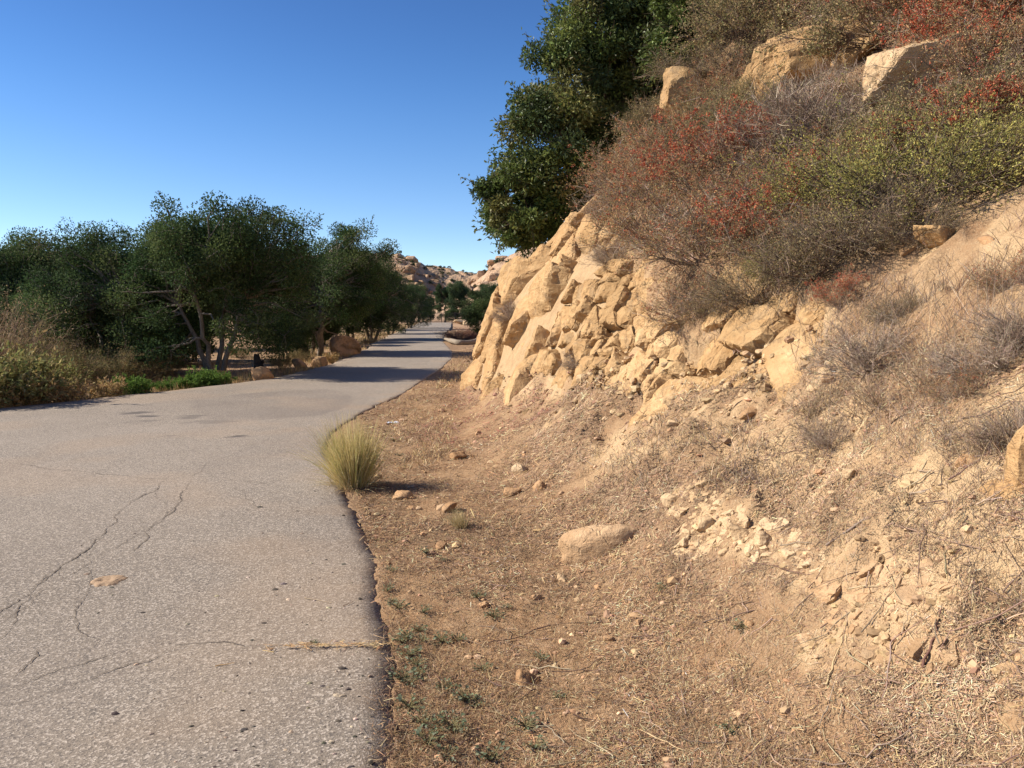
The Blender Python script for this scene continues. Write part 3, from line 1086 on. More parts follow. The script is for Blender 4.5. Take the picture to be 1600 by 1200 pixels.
def build_bedrock(poly, n, rmin, rmax, mat, label, seed):
    g = np.random.default_rng(seed)
    lo, hi = np.min(poly, 0), np.max(poly, 0)
    S = []
    for _ in range(6000):
        x, y, r = g.uniform(lo[0], hi[0]), g.uniform(lo[1], hi[1]), rmin + (rmax - rmin) * g.uniform() ** 2
        if len(S) < n and inside(np.array([x]), np.array([y]), poly)[0] and all(math.hypot(x - a, y - b) > .66 * (r + c) for a, b, c in S):
            S.append((x, y, r))
    S = np.array(S)
    P = hit(S[:, 0], S[:, 1])
    rad = S[:, 2] / FPX * np.linalg.norm(P - [0, 0, EYE], axis=1)
    Nn = slope_n(P[:, 0], P[:, 1], 0.2)
    c = P.mean(0)
    root = link('bedrock_patch', None, None, c)
    tag(root, label, 'bedrock', 'bedrock showing in the bank')
    D = np.linalg.norm(P[:, None] - P[None], axis=2)
    for i in range(len(P)):
        if n2(np.array([S[i, 0] / 60]), np.array([S[i, 1] / 60]), 1.0, 2, seed)[0] < -.28:
            continue
        nb = np.argsort(D[i])[1:12]
        v = P[nb] - P[i]
        d = D[i][nb]
        nn = norm(v / d[:, None] + g.normal(0, .12, v.shape))
        hh = np.clip(d * .5 + (rad[i] ** 2 - rad[nb] ** 2) / (2 * d), .25 * d, .8 * d) - g.uniform(-.004, .004)
        ht = rad[i] * g.uniform(-.08, .24)
        tops = [norm(Nn[i] + g.normal(0, .16, 3))] + [norm(Nn[i] + g.normal(0, .5, 3)) for _ in range(2)]
        th = [ht, ht + rad[i] * .25, ht + rad[i] * .4]
        V, F = facet_rock(np.concatenate([nn, tops, [-Nn[i]], np.eye(3), -np.eye(3)]), np.concatenate([hh, th, [rad[i] * .8 + .03], np.full(6, rad[i] * 1.7)]), max(rad[i] * .3, .010), .12 * rad[i], 1.2 / rad[i], P[i], .9)
        if len(F) > 8:
            link('rock_block', crisp(mesh_data('rock_block', V, F, M[mat])), root, P[i] - c)


build_bedrock(BANK1, 95, 6, 20, 'pale', 'row of crumbling cream bedrock knobs in the bank right of the largest smooth stone', 5)
build_bedrock(BANK2, 110, 8, 30, 'bank', 'broad patch of tan fractured bedrock low in the bank at the bottom right', 6)
build_bedrock([(1565, 700), (1600, 680), (1640, 700), (1640, 820), (1590, 810), (1570, 760)], 30, 10, 30, 'rock', 'yellowish bedrock showing behind grass at the right edge', 7)
build_bedrock([(1560, 1000), (1640, 960), (1640, 1100), (1590, 1100)], 25, 10, 26, 'bank', 'tan bedrock patch cut by the right edge near the bottom', 8)

# ------------------------------------------------------------------ boulders and loose stones
def boulder(px, py, dims, seed, label, name='boulder', mat='rock', sub=4, sink=0.25, rot=(0, 0, 0), group=None, P=None, rough=0.035, soft=0.06):
    if P is None:
        P = hit(px, py)[0]
    if px > 0 and dims[0] > 3:                        # given in picture points: turn into metres at that place
        dims = tuple(np.array(dims) / FPX * P[1])
    V, F = loose_rock(dims, seed, sub, 13, rough, soft)
    o = link(name, (crisp(mesh_data(name, V, F, M[mat])) if sub >= 4 else mesh_data(name, V, F, M[mat])), None, (P[0], P[1], P[2] + dims[2] * (0.5 - sink)))
    o.rotation_euler = rot
    return tag(o, label, 'boulder' if name == 'boulder' else 'stone', group)


UP = 'boulders high on the slope'
boulder(1085, 180, (122, 95, 78), 41, 'rounded tan boulder with a dark hollow beneath the dark leafy tree', rot=(.2, .1, .3), group=UP)
boulder(1172, 162, (66, 70, 84), 42, 'upright tan boulder left of the largest one high on the slope', rot=(.1, -.2, .8), group=UP)
boulder(1285, 116, (180, 115, 88), 43, 'largest tan boulder high on the slope with a shaded overhang', rot=(.2, -.3, .2), group=UP)
boulder(1212, 162, (125, 90, 84), 52, 'squat tan boulder tucked under the left end of the largest one', rot=(.1, .1, 1.4), group=UP)
boulder(1312, 52, (60, 50, 30), 44, 'small flat boulder above the largest one near the top edge', sub=3, group=UP)
boulder(1335, 96, (70, 55, 45), 47, 'low pale boulder between the largest one and the bright wedge', sub=3, group=UP)
boulder(1450, 172, (215, 140, 112), 45, 'bright cream wedge shaped boulder jutting from brush with black shade under it', mat='pale', rot=(.15, -.32, .35), group=UP)
boulder(1300, 190, (45, 40, 36), 46, 'small pale rock half hidden in grey twigs below the wedge boulder', sub=3, group=UP)
boulder(1462, 395, (75, 60, 36), 48, 'flat tan rock in the shade of the big green shrub', sub=3, rot=(.1, .1, .4))
boulder(1605, 765, (60, 70, 110), 49, 'yellowish rock cut by the right edge of the picture', sub=4, sink=.3)

ST_ = [  # px, py of the middle, w, d, h, label
    (940, 850, .56, .40, .26, 'largest smooth stone on the lower slope with a small dark hollow beneath'),
    (842, 762, .22, .16, .14, 'pointed orange stone up the slope from the largest smooth stone'),
    (815, 738, .17, .13, .13, 'upright pale stone just above the pointed orange stone'),
    (717, 716, .24, .18, .11, 'low stone half buried where the red litter ends'),
    (798, 774, .20, .15, .11, 'grey stone with a shadow left of the pointed orange stone'),
    (630, 779, .21, .15, .11, 'orange stone just right of the big grass tussock with a shadow behind'),
    (702, 800, .17, .13, .10, 'yellowish stone touching the small dry tuft'),
    (825, 1066, .125, .09, .07, 'wedge shaped stone alone on the bare verge nearest the camera'),
    (690, 858, .12, .08, .035, 'flat stone in straw below the small dry tuft'),
    (912, 601, .20, .17, .13, 'square pale block fallen on litter under the outcrop'),
    (1000, 976, .045, .035, .04, 'small pointed pebble on the litter below the largest smooth stone'),
    (880, 908, .09, .07, .03, 'flat tan stone on the verge with two white chips beside it'),
    (838, 936, .06, .05, .045, 'round small stone below the flat tan stone'),
    (756, 948, .075, .06, .03, 'low flat stone among green weeds on the verge'),
    (950, 998, .075, .06, .03, 'dull flat stone left of the small pointed pebble'),
    (1172, 650, .16, .10, .07, 'long orange stone lying under the tan soil bluff'),
    (1515, 748, .12, .08, .06, 'orange stone lying in the dry grass near the right edge'),
    (1330, 770, .09, .07, .05, 'dusty stone on the bare soil right of the pale clods'),
    (1072, 856, .075, .06, .05, 'whitest chunk at the lower left of the pale clods'),
    (1130, 870, .06, .05, .035, 'tiny white chip just right of the whitest chunk'),
    (1110, 832, .13, .10, .09, 'pale crumbling clod above the whitest chunk'),
    (1150, 850, .15, .12, .10, 'broad pale clod in the middle of the clods'),
    (1050, 800, .12, .10, .09, 'pale clod right beside the largest smooth stone'),
    (1190, 855, .11, .09, .08, 'pale clod at the right end of the row of clods'),
    (1420, 405, .16, .12, .08, 'small tan rock on bare soil left of the shaded flat rock'),
    (1540, 392, .13, .10, .07, 'small tan rock on bare soil right of the shaded flat rock'),
    (640, 795, .08, .06, .05, 'small stone in the shade of the orange stone by the tussock'),
    (1172, 985, .045, .035, .03, 'small yellow pebble on the lower right slope'),
    (900, 918, .03, .025, .022, 'tiny white chip beside the flat tan stone on the verge'),
    (680, 700, .05, .04, .03, 'tiny brown stone above the low half buried stone'),
]
for k, (px, py, w, d, h, lb) in enumerate(ST_):
    o = boulder(px, py, (w, d, h), 300 + k, lb, 'stone', 'pale' if ('pale' in lb or 'white' in lb) else 'bank' if 'largest' in lb[:8] else 'stone', 3, .46 if 'largest' in lb[:8] else .40, (0.25 * math.sin(k * 3), -0.25 * (px > 780), k * 1.3), 'loose stones on the verge and slope', rough=.05, soft=.22 if 'smooth' in lb and 'largest' in lb[:8] else .09)


def scatter_pebbles():
    g = np.random.default_rng(77)
    n = 2600
    py = g.uniform(560, 1230, n)
    px = g.uniform(560, 1680, n)
    P = hit(px, py)
    keep = (P[:, 0] > xr(P[:, 1]) + 0.05) & (P[:, 1] < 22) & (n2(P[:, 0], P[:, 1], 1.3, 3, 99) > -0.15)
    P = P[keep]
    n = len(P)
    D, F = ICO[0]
    s = np.minimum(g.gamma(1.4, 0.0042, n) + 0.003, .03) * np.clip(P[:, 1] / 4, .7, 2.2)
    V = D[None] * g.uniform(.65, 1.25, (n, len(D), 1)) * s[:, None, None] * np.stack([g.uniform(.8, 1.5, n), g.uniform(.8, 1.4, n), g.uniform(.5, .9, n)], 1)[:, None, :]
    V = V + P[:, None, :] + np.array([0, 0, .2])[None, None] * s[:, None, None]
    Fa = (F[None] + (np.arange(n) * len(D))[:, None, None]).reshape(-1, 3)
    C = vary(np.array([(.42, .27, .15), (.48, .32, .185), (.34, .21, .12), (.52, .37, .22), (.32, .20, .125)]), n, .15)
    tag(link('gravel', mesh_data('gravel', V.reshape(-1, 3), Fa, M['pebble'], np.repeat(C, len(D), 0), smooth=False)), kind='stuff')


scatter_pebbles()


def scatter_lumps(name, mat, n, area, smin, smax, cols, test, seed, bury=.25):
    g = np.random.default_rng(seed)
    lo, hi = np.min(area, 0), np.max(area, 0)
    px, py = g.uniform(lo[0], hi[0], n * 4), g.uniform(lo[1], hi[1], n * 4)
    ok = inside(px, py, area)
    P = hit(px[ok], py[ok])
    P = P[test(P[:, 0], P[:, 1]) > g.uniform(.1, .9, len(P))][:n]
    n = len(P)
    D, F = ICO[1]
    s = smin + (smax - smin) * g.uniform(0, 1, n) ** 3.0
    r = g.uniform(.62, 1.18, (n, len(D), 1))
    a = g.uniform(0, 6.283, n)
    ca, sa = np.cos(a), np.sin(a)
    V = D[None] * r * s[:, None, None] * np.stack([g.uniform(.8, 1.5, n), g.uniform(.7, 1.1, n), g.uniform(.5, .95, n)], 1)[:, None, :]
    V = np.stack([V[..., 0] * ca[:, None] - V[..., 1] * sa[:, None], V[..., 0] * sa[:, None] + V[..., 1] * ca[:, None], V[..., 2]], -1)
    V = V + P[:, None, :] + np.array([0, 0, .5 - bury])[None, None] * s[:, None, None]
    Fa = (F[None] + (np.arange(n) * len(D))[:, None, None]).reshape(-1, 3)
    C = vary(np.array(cols), n, .10)
    tag(link(name, mesh_data(name, V.reshape(-1, 3), Fa, M[mat], np.repeat(C, len(D), 0), smooth=False)), kind='stuff')


scatter_lumps('earth_clods', 'pebble', 1900, [(900, 640), (1280, 600), (1640, 640), (1640, 1160), (1250, 1100), (1050, 900), (960, 760)], .004, .030, [(.37, .25, .14), (.43, .30, .17), (.31, .205, .115)], lambda x, y: bare_patches(x, y) * (.4 + 1.2 * np.maximum(n2(x, y, 3.0, 3, 46.0), 0)), 61, .60)
scatter_lumps('rock_rubble', 'pebble', 420, [(735, 590), (860, 560), (1000, 560), (1150, 560), (1300, 520), (1300, 640), (1040, 680), (880, 660), (740, 640)],   .010, .055, [(.40, .275, .155), (.47, .335, .195), (.34, .225, .125)], lambda x, y: .35 + 1.4 * n2(x, y, 1.3, 3, 45.0), 62, .45)


# ------------------------------------------------------------------ straw, leaf litter, dead grass
def scatter_litter():
    g = np.random.default_rng(78)
    n = 330000
    py = 1240 - (1240 - 545) * g.uniform(0, 1, n) ** 1.0
    px = g.uniform(560, 1690, n)
    Ps = []
    for a in range(0, n, 7000):
        Ps.append(hit(px[a:a + 7000], py[a:a + 7000]))
    P = np.concatenate(Ps)
    x, y = P[:, 0], P[:, 1]
    off = x - xr(y)
    b = base_h(x, y)
    nz = slope_n(x, y)
    dens = 0.55 + 0.8 * n2(x, y, 0.55, 4, 12.0) + 0.6 * n2(x, y, 2.4, 3, 14.0)
    dens = np.where(b < 0.15, dens + 0.12, dens - .14) - 0.9 * sstep(.3, .5, 1 - nz[:, 2])
    dens = dens - .62 * bare_patches(x, y)
    keep = (off > .03 - np.abs(g.normal(0, .055, n))) & (y < 24) & (g.uniform(0, 1, n) < np.clip(dens, .02, 1)) & ~inside(px, py, OUT) & ~((inside(px, py, BANK1) | inside(px, py, BANK2)) & (g.uniform(0, 1, n) < .72))
    P[:, 2] = np.where(off < .015, road_z(x, y) + .002, P[:, 2])
    P, nz, b = P[keep], nz[keep], b[keep]
    n = len(P)
    sc = np.clip(P[:, 1] / 4.0, .75, 3.0)
    L = (g.gamma(1.7, .011, n) + .007) * sc ** .85
    W = g.uniform(.0011, .0034, n) * sc
    t = norm(np.cross(nz, unit(n)))
    t = norm(t + nz * np.abs(g.normal(0, .22, n))[:, None])
    side = norm(np.cross(t, nz) + .4 * g.normal(size=(n, 3)))
    c = P + nz * (g.uniform(.001, .012, n) * sc)[:, None]
    bend = nz * (L * g.uniform(0, .12, n))[:, None]
    V = np.stack([c - t * L[:, None] / 2 - side * W[:, None] / 2, c + bend * 0 - t * L[:, None] / 2 + side * W[:, None] / 2, c + t * L[:, None] / 2 + bend + side * W[:, None] / 2, c + t * L[:, None] / 2 + bend - side * W[:, None] / 2], 1)
    F = np.arange(n * 4).reshape(-1, 4)
    flatc = np.array([(.48, .33, .18), (.38, .235, .125), (.28, .16, .09), (.56, .42, .25), (.20, .115, .07), (.42, .26, .135), (.15, .09, .06), (.30, .21, .15)])
    upc = np.array([(.36, .25, .15), (.25, .17, .11), (.44, .32, .195), (.18, .115, .08), (.52, .39, .24), (.29, .17, .11), (.34, .25, .18)])
    C = np.where((b > .22)[:, None] & (g.uniform(0, 1, n) < .8)[:, None], vary(upc, n, .2), vary(flatc, n, .2))
    C = C * np.exp(.50 * n2(P[:, 0], P[:, 1], 1.2, 3, 47.0) - .06 + .35 * n2(P[:, 0], P[:, 1], 4.5, 2, 48.0))[:, None]
    C = np.clip(C, .02, .56)
    # drifts of red brown leaves under the outcrop
    red = (inside(*project(P), [(640, 690), (700, 612), (760, 590), (860, 590), (880, 640), (760, 690), (690, 700)])) & (g.uniform(0, 1, n) < .65)
    C[red] = vary(np.array([(.24, .085, .065), (.19, .10, .085), (.28, .13, .09)]), int(red.sum()), .2)
    tag(link('leaf_litter', mesh_data('leaf_litter', V.reshape(-1, 3), F, M['litter'], np.repeat(C, 4, 0))), kind='stuff')


scatter_litter()


def scatter_grass():
    """thin dead stems still standing, bent and tangled."""
    g = np.random.default_rng(79)
    parts = []

    def add(poly, n, L, w, cols, lean=.5, flatness=0.0):
        poly = np.array(poly, float)
        lo, hi = poly.min(0), poly.max(0)
        px = g.uniform(lo[0], hi[0], n * 3)
        py = g.uniform(lo[1], hi[1], n * 3)
        k = inside(px, py, poly)
        px, py = px[k][:n], py[k][:n]
        P = hit(px, py)
        k = (P[:, 0] > xr(P[:, 1]) + .02)
        P = P[k]
        dens = n2(P[:, 0], P[:, 1], 1.8, 3, 101)
        P = P[dens > -.12]
        m = len(P)
        Ln = g.uniform(.35, 1, m) * L
        az = g.uniform(0, 6.283, m)
        tl = np.abs(g.normal(0, lean, m))
        d0 = norm(np.stack([np.cos(az) * tl, np.sin(az) * tl, np.ones(m) * (1 - flatness)], 1))
        bend = np.stack([np.cos(az), np.sin(az), -np.ones(m) * .3], 1) * g.uniform(0, .7, m)[:, None]
        s = np.linspace(0, 1, 4)
        Q = P[:, None] + Ln[:, None, None] * (d0[:, None] * s[None, :, None] + bend[:, None] * (s ** 2)[None, :, None] * .5)
        wd = w * np.clip(P[:, 1] / 4, .8, 2)[:, None] * np.array([1, .9, .7, .35])[None]
        V, F = ribbons(Q, wd)
        parts.append((V, F, np.repeat(vary(np.array(cols), m, .2), 8, 0)))
    straw = [(.52, .39, .22), (.44, .31, .17), (.58, .46, .28), (.36, .25, .15)]
    brown = [(.36, .25, .15), (.28, .185, .11), (.44, .32, .19), (.22, .14, .09)]
    grey = [(.30, .24, .19), (.24, .185, .15), (.38, .30, .22), (.20, .15, .125)]
    add([(1230, 560), (1320, 470), (1600, 420), (1640, 760), (1420, 760), (1260, 720)], 2600, .26, .0022, brown + grey * 2, .75)
    add([(1150, 620), (1300, 600), (1640, 700), (1640, 1000), (1300, 900), (1150, 760)], 3000, .11, .0022, brown + grey, 1.0)
    add([(540, 780), (640, 700), (760, 770), (900, 900), (1000, 1240), (620, 1240)], 7000, .055, .0022, straw + [(.36, .22, .11)] * 3, .9)
    add([(600, 640), (690, 590), (720, 640), (700, 720), (620, 740)], 1800, .10, .004, straw, .7)
    add([(700, 560), (735, 540), (735, 600), (680, 610)], 900, .12, .008, straw, .7)
    add([(900, 640), (1150, 640), (1250, 760), (1100, 800), (900, 760)], 3000, .10, .003, grey + straw, .9)
    add([(1000, 900), (1640, 950), (1640, 1240), (1050, 1240)], 3600, .08, .0022, grey + straw * 2, 1.1)
    add([(1000, 480), (1180, 420), (1420, 460), (1600, 330), (1640, 420), (1300, 560), (1040, 560)], 1800, .14, .003, brown + grey, .8)
    V, F, C = join(parts)
    tag(link('dead_grass', mesh_data('dead_grass', V, F, M['straw'], C)), kind='stuff')


scatter_grass()


def scatter_twigs():
    g = np.random.default_rng(80)
    n = 330
    px = g.uniform(640, 1660, n)
    py = g.uniform(610, 1220, n)
    P = hit(px, py)
    k = (P[:, 0] > xr(P[:, 1]) + .15) & (px > 720 + (py < 700) * 200)
    P = P[k]
    n = len(P)
    nz = slope_n(P[:, 0], P[:, 1])
    t = norm(np.cross(nz, unit(n)))
    L = g.gamma(2.0, .06, n) + .05
    s = np.linspace(-.5, .5, 6)
    Q = P[:, None] + t[:, None] * (L[:, None] * s)[..., None] + nz[:, None] * .012 + g.normal(0, .0045, (n, 6, 3)) * (L / .2)[:, None, None]
    r = (g.uniform(.0012, .0036, n)[:, None] * np.linspace(1, .4, 6)[None])
    V, F = tubes(Q, r, 4)
    C = np.repeat(vary(np.array([(.19, .13, .10), (.30, .22, .16), (.14, .085, .07), (.40, .31, .2)]), n, .2), 24, 0)
    tag(link('fallen_twigs', mesh_data('fallen_twigs', V, F, M['twig'], C)), kind='stuff')


scatter_twigs()


# ------------------------------------------------------------------ trees
def polyline(A, B, K, wob, sag=0.0):
    """M curved lines from A to B."""
    s = np.linspace(0, 1, K)[None, :, None]
    L = np.linalg.norm(B - A, axis=1)[:, None, None]
    w = rng.normal(0, 1, (len(A), K, 3)) * wob * L * np.sin(np.pi * s)
    Pm = A[:, None] * (1 - s) + B[:, None] * s + w
    Pm[..., 2] += (sag * L * np.sin(np.pi * s))[..., 0]
    return Pm


def crown_leaves(cent, rad, per, L, W, cols, upbias=0.4, droop=0.0, s=.22):
    n = len(cent) * per
    i = np.repeat(np.arange(len(cent)), per)
    d = unit(n)
    rr = rng.uniform(0, 1, n) ** .45
    P = cent[i] + d * (rad[i] * rr)[:, None] * [1, 1, .8]
    D = norm(d * .7 + rng.normal(0, .6, (n, 3)) + [0, 0, .15 - droop])
    N = norm(rng.normal(0, .6, (n, 3)) + [0, 0, upbias] + d * .5)
    V, F = leaves(P, D, N, rng.uniform(.65, 1.25, n) * L, rng.uniform(.7, 1.2, n) * W)
    ci = vary(np.array(cols), len(cent), .16)[i] * np.exp(rng.normal(0, s, (n, 1)))
    return V, F, np.repeat(ci, 4, 0)


def sprigs(A, D, length, nl, L, W, cols):
    """twigs with leaves along them that break the outline."""
    m = len(A)
    B = A + D * length[:, None]
    Pm = polyline(A, B, 4, .06)
    tv, tf = tubes(Pm, np.linspace(.012, .003, 4)[None].repeat(m, 0), 3)
    s = rng.uniform(.15, 1.05, (m, nl))
    P = A[:, None] + D[:, None] * (length[:, None] * s)[..., None] + rng.normal(0, .025, (m, nl, 3)) * (L / .06)
    P = P.reshape(-1, 3)
    d = norm(np.repeat(D, nl, 0) * .6 + rng.normal(0, .7, (m * nl, 3)))
    V, F = leaves(P, d, unit(m * nl) + [0, 0, .4], rng.uniform(.6, 1.2, m * nl) * L, rng.uniform(.7, 1.2, m * nl) * W)
    C = np.repeat(vary(np.array(cols), m * nl, .22), 4, 0)
    return (tv, tf), (V, F, C)


OAK = [(.064, .104, .036), (.054, .090, .033), (.082, .122, .042), (.045, .074, .030), (.095, .128, .046)]


def oak_mesh(seed, H, W, trunks=3, low=.16, nclump=120, per=260, leafL=.075, cols=OAK, barkm='bark', lean=.5, peaks=5):
    """returns (trunk mesh, crown mesh); foot at the origin."""
    global rng
    rng = np.random.default_rng(seed)
    lob = [(rng.uniform(-.28, .28) * W, rng.uniform(-.28, .28) * W, rng.uniform(.50, .80) * H, rng.uniform(.16, .28) * W) for _ in range(peaks)]
    cent = []
    while len(cent) < nclump:
        d = unit(1)[0]
        if d[2] < -.85:
            continue
        if rng.uniform() < .55:
            l = lob[rng.integers(len(lob))]
            c = np.array(l[:3]) + d * l[3] * rng.uniform(.7, 1.0)
        else:
            c = np.array([0, 0, .46 * H]) + d * np.array([W * .5, W * .5, .46 * H]) * rng.uniform(.55, 1.0)
        if c[2] < low * H or c[2] > H or math.hypot(c[0], c[1]) > W * .55:
            continue
        cent.append(c)
    cent = np.array(cent)
    rad = rng.uniform(.065, .12, len(cent)) * W
    lv = crown_leaves(cent, rad, per, leafL, leafL * .58, cols, .5)
    # sprigs at the rim
    k = rng.integers(0, len(cent), 150)
    out = norm(cent[k] - np.array([0, 0, .45 * H]) + rng.normal(0, .3 * W * .2, (150, 3)))
    out = norm(out + [0, 0, .45])
    A = cent[k] + unit(150) * (rad[k] * .6)[:, None]
    (tv, tf), sp = sprigs(A, out, rng.uniform(.03, .09, 150) * W, 16, leafL, leafL * .5, cols)
    Vc, Fc, Cc = join([lv, sp])
    crown = mesh_data('crown', Vc, Fc, M['leaf'], Cc, smooth=False)
    # trunks and limbs
    parts = []
    heads = []
    for t in range(trunks):
        a = t * 6.283 / trunks + rng.uniform(-.5, .5)
        foot = np.array([math.cos(a) * .12, math.sin(a) * .12, -.25])
        head = np.array([math.cos(a) * lean * W * .35, math.sin(a) * lean * W * .35, H * rng.uniform(.42, .55)])
        Pm = polyline(foot[None], head[None], 9, .02, 0.05)
        r = np.linspace(.022, .011, 9)[None] * H * (0.8 if trunks > 2 else 1.1)
        r[:, 0] *= 1.5
        parts.append(tubes(Pm, r, 8))
        heads.append(Pm[0])
    Hh = np.concatenate([h[3:] for h in heads])
    dd = np.linalg.norm(cent[:, None] - Hh[None], axis=2)
    st = Hh[dd.argmin(1)]
    Pm = polyline(st, cent, 6, .05, .06)
    parts.append(tubes(Pm, np.linspace(.0085, .0025, 6)[None] * H * rng.uniform(.6, 1.1, (len(cent), 1)), 5))
    tw = cent.repeat(5, 0)
    Pm = polyline(tw, tw + unit(len(tw)) * rad.repeat(5)[:, None] * 1.0, 4, .08)
    parts.append(tubes(Pm, np.linspace(.0018, .0006, 4)[None].repeat(len(tw), 0) * H, 3))
    parts.append((tv, tf))
    Vt, Ft, _ = join([(v, f, (0, 0, 0)) for v, f in parts])
    trunk = mesh_data('trunk', Vt, Ft, M[barkm])
    return trunk, crown


def place_tree(meshes, P, rz, sc, label, name='oak_tree', cat='tree', group=None):
    r = link(name, None, None, P, rz, sc)
    tag(r, label, cat, group)
    link('trunk', meshes[0], r)
    link('crown', meshes[1], r)
    return r


def gnd(px, py):
    p = flat(px, py, 0.0)
    for _ in range(3):
        z = float(left_h(np.array([p[0]]), np.array([p[1]]))[0])
        p = flat(px, py, z)
    return p


OG = 'oaks on the left of the road'
oaks = [oak_mesh(101, 4.7, 5.4, 4, .17, 230, 390), oak_mesh(102, 4.4, 5.6, 3, .02, 200, 360), oak_mesh(103, 4.6, 5.2, 2, .02, 200, 360), oak_mesh(104, 6.4, 7.0, 3, .02, 190, 330, .095)]
OAKS = [
    (338, 590, 0, .3, .93, 'nearest oak with several pale leaning trunks beside the dirt clearing'),
    (185, 590, 1, 1.2, .90, 'oak standing behind the dry brush left of the nearest oak'),
    (500, 556, 2, 2.0, 1.06, 'bushy oak with a gnarled split trunk at the road shadow'),
    (583, 532, 3, .7, .87, 'farther oak whose crown hides the left end of the rocky hills'),
    (40, 566, 1, 3.4, 1.04, 'dark oak at the left with the rounded top'),
    (-75, 570, 2, 4.4, 1.02, 'dark oak cut by the left edge of the picture'),
    (120, 548, 3, 4.0, .76, 'dark oak filling the gap between the two left crowns'),
    (440, 543, 3, 5.2, .84, 'oak behind the clearing between the nearest and the bushy oak'),
    (275, 548, 3, 2.6, .86, 'oak standing behind the nearest oak with a ragged top'),
    (-10, 540, 3, 1.6, .95, 'farthest dark oak at the left edge'),
    (20, 528, 3, .9, .95, 'back row oak at the far left'),
    (95, 526, 3, 2.2, 1.05, 'back row oak seen over the dark oak that fills the gap'),
    (215, 525, 3, 3.6, .95, 'back row oak left of the ragged topped one'),
    (330, 524, 3, 5.0, .95, 'back row oak right behind the nearest oak'),
    (400, 522, 3, 1.4, 1.05, 'back row oak beyond the dirt clearing'),
    (500, 520, 3, 4.4, 1.05, 'back row oak behind the bushy oak'),
    (560, 519, 3, 5.8, 1.05, 'back row oak between the bushy and the farther oak'),
    (640, 515, 3, 3.0, .80, 'small far oak at the end of the row beside the orange field'),
]
for px, py, k, rz, s, lb in OAKS:
    place_tree(oaks[k], gnd(px, py), rz, s, lb, group=OG)

FAR = [(.060, .095, .042), (.050, .080, .040), (.072, .105, .045)]
fars = [oak_mesh(111, 7.8, 4.4, 1, .0, 110, 130, .19, FAR, 'darkbark', .1), oak_mesh(112, 7.4, 6.4, 2, .0, 140, 130, .19, FAR, 'darkbark', .3)]
FT = [(696, 505, 150, 0, 1.0, 'tall narrow tree beyond the fence at the end of the road'), (724, 505, 146, 1, 1.02, 'broad green tree beyond the fence right of the narrow one'), (752, 505, 152, 1, .95, 'green tree beyond the fence nearest the outcrop'), (655, 505, 158, 1, .95, 'green tree beyond the fence left of the road'), (672, 505, 175, 0, .75, 'short tree beyond the fence above the road end'), (780, 505, 140, 1, .95, 'green tree beyond the fence partly behind the outcrop')]
for px, py, d, k, s, lb in FT:
    place_tree(fars[k], ((px - 800) / FPX * d, d, 0), px, s, lb, 'far_tree', 'tree', 'trees beyond the fence')
fb = oak_mesh(113, 3.2, 3.4, 3, .0, 90, 260, .085, [(.062, .094, .034), (.078, .108, .042), (.052, .078, .032)], 'darkbark', .3)
for px, d, sc_, lb in [(646, 144, 1.0, 'dark bush behind the left part of the wire fence'), (668, 150, .8, 'dark bush behind the fence just left of the white boulder'), (708, 143, .9, 'dark bush behind the fence at the foot of the narrow tree'), (735, 142, 1.1, 'dark bush behind the fence above the flat pale boulders'), (762, 141, 1.2, 'dark bush behind the fence nearest the outcrop')]:
    place_tree(fb, ((px - 800) / FPX * d, d, -.1), px * .7, sc_, lb, 'round_bush', 'bush', 'bushes behind the fence')
place_tree(fb, gnd(300, 566), 4.2, .85, 'leafy green bush in the shade right behind the nearest trunks', 'round_bush', 'bush')
place_tree(fb, gnd(60, 575), 1.1, 1.0, 'leafy green bush behind the tall tan canes', 'round_bush', 'bush')
place_tree(fb, gnd(180, 572), .1, 1.0, 'leafy green bush filling the foot of the second oak', 'round_bush', 'bush')
place_tree(fb, gnd(545, 534), 2.6, 1.2, 'leafy green bush between the bushy and the farther oak', 'round_bush', 'bush')
place_tree(fb, gnd(486, 553), 3.4, .75, 'leafy green bush filling the gap between the nearest and the bushy oak', 'round_bush', 'bush')
place_tree(fb, gnd(500, 545), 5.1, .95, 'leafy green bush just left of the split trunk under the bushy oak', 'round_bush', 'bush')
place_tree(fb, gnd(610, 525), .2, 1.2, 'leafy green bush under the right side of the farther oak', 'round_bush', 'bush')
place_tree(fb, gnd(265, 572), 2.2, .9, 'leafy green bush behind the leaning trunks', 'round_bush', 'bush')
place_tree(fb, gnd(448, 563), 1.4, .62, 'dark round bush in front of the bushy oak behind the charred stump', 'round_bush', 'bush')
place_tree(fb, gnd(120, 585), 2.9, .8, 'dark round bush under the second oak behind the canes', 'round_bush', 'bush')
place_tree(fb, gnd(235, 570), .9, .75, 'dark round bush in the shade left of the leaning trunks', 'round_bush', 'bush')
place_tree(fb, ((766 - 800) / FPX * 46, 46, -.05), .4, 1.0, 'round olive green bush between the curved log and the outcrop', 'round_bush', 'bush')


